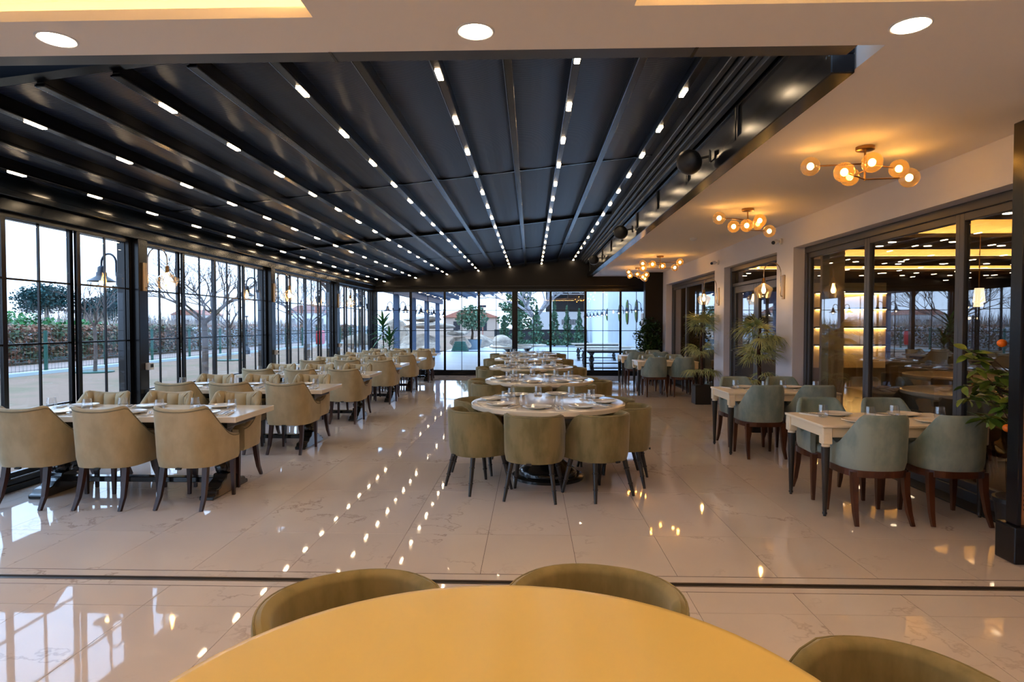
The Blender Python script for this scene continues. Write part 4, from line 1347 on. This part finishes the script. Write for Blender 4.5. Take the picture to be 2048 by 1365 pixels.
for c_, r_ in (((-27.2, 32, 1.0), (2.2, 3.5, 1.25)), ((-25.0, 33.5, 0.8), (1.8, 3.5, 1.0)), ((-24.0, 37, 0.7), (1.5, 4, 0.8))):
    leaf_cloud(b, 2200, ellipsoid(c_, r_, 0.6), 0.2)
tag(b.build('bramble_bush', 'bramble'), 'bright green bramble bush behind the hedge at far left', 'bush')
# umbrella pines
def pine(x, y, zc, rx, rz_, label):
    t = thing('umbrella_pine', label, 'tree', (x, y, -0.06))
    b = MB(); b.tube([(0, 0, 0), (0.1, 0, zc * 0.5), (0, 0, zc)], [0.25, 0.2, 0.14], 8); b.build('trunk', 'bark', t)
    b = MB()
    for k in range(11):
        a = 2.4 * k; q = math.sqrt((k + 0.5) / 11)
        leaf_cloud(b, 620, ellipsoid((math.cos(a) * q * rx * 0.75, math.sin(a) * q * rx * 0.75, zc + rz_ * 0.45 * (1 - q)), (rx * 0.42, rx * 0.42, rz_ * 0.6), 0.5), 0.24)
    b.build('crown', 'pine_needles', t)
pine(-47.6, 60, 3.7, 2.9, 2.3, 'umbrella pine, widest crown at far left')
pine(-44.2, 62.5, 2.7, 2.0, 2.0, 'umbrella pine, lower crown between the two others')
pine(-40.0, 60, 3.5, 1.9, 2.3, 'umbrella pine behind the nearest barn lamp')
# bare trees
def bare_tree(loc, label, h, spread, r0, seed, fork=0.42, mat='bare_bark', depth=5, ring=False, cat='tree'):
    rng = random.Random(seed)
    t = thing('bare_tree', label, cat, loc)
    b = MB(); hf = h * fork
    b.tube([(0, 0, 0), (0.02, 0.01, hf * 0.5), (0, 0, hf + 0.05)], [r0, r0 * 0.85, r0 * 0.75], 8); b.build('trunk', mat, t)
    b = MB()
    def grow(p, d, L_, r_, dep):
        e = p + d * L_
        mid = (p + e) / 2 + Vector((rng.uniform(-1, 1), rng.uniform(-1, 1), rng.uniform(-.3, .6))) * L_ * 0.08
        b.tube([p, mid, e], [r_, r_ * 0.8, r_ * 0.62], 5 if dep > 2 else 4)
        if dep == 0: return
        for _ in range(3 if dep > 2 else 2 + (rng.random() < 0.4)):
            nd = (d + Vector((rng.uniform(-1, 1), rng.uniform(-1, 1), rng.uniform(-0.35, 0.75))) * 0.75).normalized()
            grow(e, nd, L_ * rng.uniform(0.6, 0.85), r_ * 0.6, dep - 1)
    n = 6
    for k in range(n):
        a = 2 * math.pi * k / n + rng.uniform(-.3, .3)
        d = Vector((math.cos(a) * spread, math.sin(a) * spread, rng.uniform(0.45, 1.0))).normalized()
        grow(Vector((0, 0, hf * rng.uniform(0.9, 1.0))), d, h * 0.20, r0 * 0.45, depth - 1)
    b.build('branches', mat, t)
    if ring:
        g_ = MB(); g_.lathe([(0.55, 0), (0.55, 0.04), (0.5, 0.05)], seg=20); g_.build('root_ring', 'fence_green', t)
bare_tree((-9.5, 17.9, -0.06), 'bare spreading tree on the lawn behind the second window bay', 3.9, 1.0, 0.105, 3, 0.44, depth=6)
bare_tree((-14.4, 20.2, -0.06), 'thin young bare tree in a green ring at the lawn edge', 3.2, 0.5, 0.06, 5, 0.5, depth=4, ring=True)
bare_tree((-13.2, 27.0, -0.06), 'thin young bare tree beside the fence beyond the big one', 3.0, 0.5, 0.06, 8, 0.5, depth=4, ring=True)
bare_tree((-9.2, 25.5, -0.06), 'bare tree behind the third window bay', 4.4, 0.9, 0.09, 12, 0.35, depth=6)
bare_tree((-7.2, 22.2, -0.06), 'thick-trunked bare tree beside the third window post', 6.0, 0.7, 0.15, 15, 0.5, depth=5)
bare_tree((-6.5, 23.6, -0.06), 'slender bare tree behind the fourth window bay', 5.0, 0.5, 0.10, 17, 0.55, depth=4)
bare_tree((0.3, 47.5, -0.06), 'pale bare tree behind the conifers of the rear terrace', 8.5, 0.8, 0.30, 21, 0.25, 'pale_bark', 5)
# lawn lantern, red bin
lp = thing('garden_lantern', 'black garden lamp post on the lawn with glowing bulbs', 'lamp post', (-15.2, 33.0, -0.06))
b = MB(); b.lathe([(0.16, 0), (0.16, 0.25), (0.07, 0.4), (0.045, 0.6), (0.035, 2.0), (0.06, 2.05)], seg=12); b.build('pole', 'black_metal', lp)
for s_ in (-1, 1):
    b = MB(); b.tube([(0, 0, 1.9), (0, s_ * 0.2, 2.05), (0, s_ * 0.25, 1.98)], 0.015, 6); ar = b.build('arm', 'black_metal', lp)
    b = MB(); b.sphere((0, s_ * 0.25, 1.90), 0.07, 10, 8); b.build('bulb', 'bulb_outdoor', ar)
rb = thing('red_bin', 'red litter bin on a post at the lawn edge', 'bin', (-10.2, 30, -0.06))
b = MB(); b.tube([(0, 0, 0), (0, 0, 0.65)], 0.04, 8); b.build('post', 'black_metal', rb)
b = MB(); b.lathe([(0.16, 0.62), (0.2, 0.68), (0.21, 1.15), (0.19, 1.26), (0.1, 1.3)], seg=14); b.build('bin_body', 'red_plastic', rb)
# far houses
def house(name, label, x, y, w_, d_, h, rh, wall='far_wall', wins=3):
    t = thing(name, label, 'building', (x, y, -0.06))
    b = MB(); b.bb(-w_ / 2, w_ / 2, 0, d_, 0, h); b.build('walls', wall, t)
    b = MB(); b.prism([(-w_ / 2 - 0.3, h), (w_ / 2 + 0.3, h), (w_ / 2 * 0.4, h + rh), (-w_ / 2 * 0.4, h + rh)], -0.3, d_ + 0.3, 'y'); b.build('roof', 'roof_tile', t)
    b = MB(); b.bb(-0.45, 0.45, -0.03, 0.03, -0.6, 0.6); wm = b.mesh('window', 'far_dark')
    for k in range(wins): link('window', wm, t, (-w_ / 2 + w_ * (k + 0.5) / wins, -0.01, h * 0.55))
house('house', 'far white house behind the bare lawn tree', -66, 118, 6, 8, 3.4, 1.0)
house('house', 'far white house with red roof right of the lawn tree', -47, 130, 9, 8, 4.0, 1.6)
house('house', 'low red-roofed house behind the rear terrace', -8.0, 82, 7.0, 6, 2.5, 0.9, 'house_stone', 2)

# ---- rear terrace: the pergola goes on outside
ep = thing('terrace_pergola', 'blue-grey pergola continuing over the rear terrace with lit rafters', 'pergola', (0, 0, -0.02))
COLS = [22.2, 25.4, 28.7, 32.0]
for y in COLS:
    b = MB(); b.bb(-4.90, -4.70, y - 0.1, y + 0.1, 0, 2.62); b.build('column', 'steel_blue', ep, bevel=0.01, seg=1)
b = MB(); b.bb(-4.92, -4.70, 18.95, 33.4, 2.62, 2.84); b.build('edge_beam', 'steel_blue', ep)
b = MB(); b.prism([(-4.9, 2.84), (1.4, led_z(1.4) + 0.10), (1.4, led_z(1.4) + 0.13), (-4.9, 2.88)], 18.95, 33.2, 'y'); b.build('roof_sheet', 'steel_blue', ep)
for k, x in enumerate(sorted(ROWS + HALF)):
    if x > 1.3: continue
    b = MB(); b.bb(-0.035, 0.035, 18.95, 33.4, 0.0, 0.12); rr_ = b.build('rafter', 'steel_blue', ep, (x, 0, led_z(x) - 0.01))
    if x in ROWS:
        for q in range(7): link('led_light', led_me, rr_, (0, 20.5 + 1.9 * q, -0.006))
for k, y in enumerate(COLS):
    BL.put((-4.70, y, 2.08), 0, 'barn lamp on the terrace side of rear column %s' % ['one', 'two', 'three', 'four'][k], 'barn lamps on the terrace')
    BL.put((-4.90, y, 2.08), math.pi, 'barn lamp on the garden side of rear column %s' % ['one', 'two', 'three', 'four'][k], 'barn lamps on the terrace')
# white wing wall with lamps and moss ovals
g = MB(); g.bb(4.15, 4.4, 18.95, 47, -0.02, 4.2); struct(g.build('wall_terrace', 'white_wall'))
cw = thing('round_column', 'large white round column against the terrace wall', 'column', (4.25, 30.5, -0.02))
b = MB(); b.lathe([(0.55, 0), (0.55, 0.1), (0.52, 0.12), (0.52, 4.2)], seg=32); b.build('shaft', 'white_wall', cw)
for k in range(11):
    y = 23.6 + 2.25 * k
    BL.put((4.15, y, 2.12), math.pi, 'barn lamp on the white terrace wall, %s counted from the glass' % ['first', 'second', 'third', 'fourth', 'fifth', 'sixth', 'seventh', 'eighth', 'ninth', 'tenth', 'eleventh'][k], 'barn lamps on the terrace wall')
MB_OV = []
for k, (y, hh, wd) in enumerate(((24.6, 0.86, 0.20), (26.95, 1.02, 0.26), (29.2, 0.84, 0.20), (32.0, 0.74, 0.18), (34.0, 0.62, 0.16))):
    t = thing('moss_panel', 'green moss oval on the white terrace wall, %s from the glass' % ['first', 'second', 'third', 'fourth', 'fifth'][k], 'wall decor', (4.14, y, 2.05), 0, 'moss ovals')
    b = MB(); out = [(wd * math.cos(2 * math.pi * q / 24) * 1.0, hh / 2 * math.sin(2 * math.pi * q / 24)) for q in range(24)]
    b.prism([(u * 1.1, v * 1.04) for u, v in out], -0.03, 0.0, 'x'); b.build('board', 'bark', t)
    b = MB(); rows = []
    for s_, xx in ((1.0, -0.03), (0.85, -0.06), (0.5, -0.08), (0.02, -0.085)):
        rows.append([(xx, u * s_, v * s_) for u, v in out])
    b.grid(rows, close_v=True); b.build('moss', 'moss', t)
# terrace tables
TT = Proto(make_trestle_table('terrace_table'))
for x, y, nm in ((2.75, 20.6, 'nearest'), (2.72, 23.2, 'middle'), (2.8, 27.0, 'farthest')):
    TT.put((x, y, -0.02), 0, 'bare long terrace table on black turned legs, %s of three' % nm, 'long tables on the terrace')
for x, y, nm in ((-0.75, 22.6, 'left of two'), (-0.15, 24.6, 'right of two')):
    dup(RTB.snap, (x, y, -0.02), 0, 'bare round terrace table outside the rear glass, ' + nm, 'round tables on the terrace')
# rocks
def rock_mesh(seed, sub=3):
    rng = random.Random(seed)
    bm = bmesh.new(); bmesh.ops.create_icosphere(bm, subdivisions=sub, radius=1.0)
    ps = [(rnd_dir(-1, 1), rng.uniform(0.5, 0.85)) for _ in range(16)]
    for v in bm.verts:
        d = v.co.normalized(); r_ = 1.0
        for n_, o_ in ps:
            c_ = d.dot(n_)
            if c_ > 0.05: r_ = min(r_, o_ / c_)
        v.co = d * r_ * rng.uniform(0.95, 1.03)
    for f in bm.faces: f.smooth = False
    me = bpy.data.meshes.new('boulder'); bm.to_mesh(me); bm.free(); me.materials.append(MATS['rock']); return me
RK = [rock_mesh(k) for k in range(5)]
rocks = [(-6.3, 36.0, 0.45, 1.3, 0.9, 0.75, 'big round boulder carrying the flat slab'), (-5.9, 36.0, 1.45, 2.0, 1.0, 0.28, 'flat slab on top of the rock stack'), (-6.2, 36.1, 1.85, 1.4, 0.8, 0.22, 'upper flat slab of the rock stack'),
         (-7.9, 37.0, 1.0, 1.0, 1.0, 1.3, 'tall pointed boulder left of the rock stack'), (-4.3, 37.0, 1.0, 1.1, 0.8, 0.24, 'flat slab right of the rock stack'), (-4.2, 37.4, 0.4, 0.7, 0.7, 0.55, 'boulder under the right-hand slab'),
         (-6.6, 32.5, 0.2, 0.9, 0.6, 0.45, 'low pale boulder before the rock stack'), (-5.4, 33.2, 0.2, 1.0, 0.6, 0.5, 'low wide boulder beside the terrace columns'), (-7.9, 31.0, 0.25, 0.9, 0.8, 0.5, 'boulder behind the fourth window bay'),
         (-7.4, 27.0, 0.2, 0.7, 0.7, 0.4, 'boulder nearest the fourth window bay'), (-9.2, 34.0, 0.5, 1.2, 1.0, 0.8, 'broad boulder at the garden edge'), (-3.2, 41.0, 0.4, 0.9, 0.7, 0.6, 'boulder behind the olive pot'), (-1.9, 42.5, 0.4, 1.0, 0.7, 0.6, 'pale boulder right of the flood light')]
for k, (x, y, z, a, b_, c_, nm) in enumerate(rocks):
    o = link('boulder', RK[k % 5], None, (x, y, z)); o.scale = (a, b_, c_); o.rotation_euler = (0, 0, 1.3 * k * 0.2)
    tag(o, nm, 'rock', 'boulders of the rock garden')
# olive tree, coiled hose, flood light
ol = thing('olive_tree', 'olive tree in a large grey pot on the rear terrace', 'potted tree', (-3.65, 38.5, -0.02))
pot(ol, 0.5, 0.62, 0.62, 'pot_grey')
b = MB(); b.tube([(0, 0, 0.6), (0.05, 0, 1.0), (0.0, 0, 1.4)], [0.09, 0.07, 0.05], 8); b.build('trunk', 'bark', ol)
b = MB(); leaf_cloud(b, 1500, ellipsoid((0, 0, 1.95), (1.0, 0.9, 0.8)), 0.17); b.build('crown', 'olive_leaf', ol)
hs = thing('hose_coil', 'dark coiled hose stack lying on the rear terrace', 'hose', (-4.1, 36.0, -0.02))
for k in range(6):
    rr_ = 0.46 - 0.035 * k
    b = MB(); b.tube([(rr_ * math.cos(2 * math.pi * q / 20), rr_ * math.sin(2 * math.pi * q / 20), 0.05 + 0.09 * k) for q in range(20)], 0.055, 7, closed=True); b.build('coil', 'fence_green', hs)
fp = thing('flood_light_pole', 'thin pole with rectangular frame and twin flood lights on the terrace', 'lamp post', (-3.4, 44.0, -0.02))
b = MB(); b.tube([(0, 0, 0), (0, 0, 2.9)], 0.04, 8); b.build('pole', 'roof_tile', fp)
b = MB(); b.tube([(-0.25, 0, 3.1), (0.25, 0, 3.1), (0.25, 0, 3.4), (-0.25, 0, 3.4)], 0.02, 5, closed=True); b.build('frame', 'far_dark', fp)
for s_ in (-1, 1):
    b = MB(); b.box((s_ * 0.14, -0.06, 2.82), (0.22, 0.1, 0.16)); b.build('flood_light', 'far_dark', fp)
# planter wall, conifers, hall behind
g = MB(); g.bb(-2.7, 4.1, 46.0, 46.3, -0.02, 1.15); tag(g.build('planter_wall', 'plank_dark'), 'low dark wall behind the conifers at the terrace end', 'wall')
def conifer(x, y, h, r_, label, n=1100):
    t = thing('conifer', label, 'tree', (x, y, -0.02), 0, 'conifers at the terrace end')
    b = MB(); b.tube([(0, 0, 0), (0, 0, h * 0.9)], [0.07, 0.02], 6); b.build('trunk', 'bark', t)
    b = MB()
    def f():
        u = random.random() ** 1.5; a = random.uniform(0, 6.283); q = r_ * (1 - u) * (0.75 + 0.25 * math.sin(u * 30)) * random.uniform(0.5, 1.0)
        return (math.cos(a) * q, math.sin(a) * q, 0.15 + u * (h - 0.15))
    leaf_cloud(b, n, f, 0.17); b.build('foliage', 'conifer', t)
for x, y, h, r_, nm in ((-1.9, 44.0, 2.2, 0.8, 'slim young conifer left of the centre post'), (-0.9, 44.5, 2.6, 0.8, 'young conifer just left of the centre post'), (0.4, 44.0, 2.9, 0.9, 'bushy conifer right of the centre post'), (1.65, 44.0, 3.2, 0.7, 'tallest slim conifer before the open hall'), (2.5, 43.5, 2.8, 0.65, 'middle slim conifer before the open hall'), (3.3, 43.0, 2.6, 0.7, 'conifer beside the white terrace wall')):
    conifer(x, y, h, r_, nm)
pn_ = thing('tall_pine', 'tall dark pine behind the centre post of the rear glass', 'tree', (-1.1, 54.0, -0.06))
b = MB(); b.tube([(0, 0, 0), (0, 0, 6)], [0.25, 0.12], 8); b.build('trunk', 'bark', pn_)
b = MB()
for k in range(16):
    a = 2.4 * k; z = 1.6 + 0.38 * k; q = 1.5 * (1 - k / 22)
    leaf_cloud(b, 200, ellipsoid((math.cos(a) * q * 0.7, math.sin(a) * q * 0.7, z), (q * 0.8, q * 0.8, 0.55)), 0.3)
b.build('crown', 'conifer', pn_)
hl = thing('open_hall', 'open-sided hall with dark roof, white truss and white lower wall', 'building', (6.5, 52.0, -0.06))
b = MB(); b.bb(-6.0, 4, 6, 6.3, 0, 2.75); b.build('back_wall', 'far_wall', hl)
b = MB(); b.bb(-5.0, 6, 0, 12, 5.2, 5.4); b.bb(-5.0, 6, 11.8, 12, 2.75, 5.2); b.build('roof', 'plank_dark', hl)
for k in range(2):
    b = MB(); y = 0.4 + 4 * k
    b.tube([(-5, y, 4.3), (5, y, 4.3)], 0.05, 6); b.tube([(-5, y, 4.9), (5, y, 4.9)], 0.05, 6)
    for q in range(10):
        b.tube([(-5 + q, y, 4.3), (-4.5 + q, y, 4.9)], 0.03, 5); b.tube([(-4.5 + q, y, 4.9), (-4 + q, y, 4.3)], 0.03, 5)
    b.build('truss', 'far_wall', hl)
for x in (-4.8, -1.5):
    b = MB(); b.box((x, 0.4, 2.6), (0.18, 0.18, 5.2)); b.build('column', 'far_wall', hl)
b = MB(); b.bb(-0.03, 0.03, 5.93, 5.99, 1.55, 2.05); bm_ = b.mesh('vent_slat', 'far_dark')
for k in range(9): link('vent_slat', bm_, hl, (-3.6 + 0.15 * k, 0, 0))
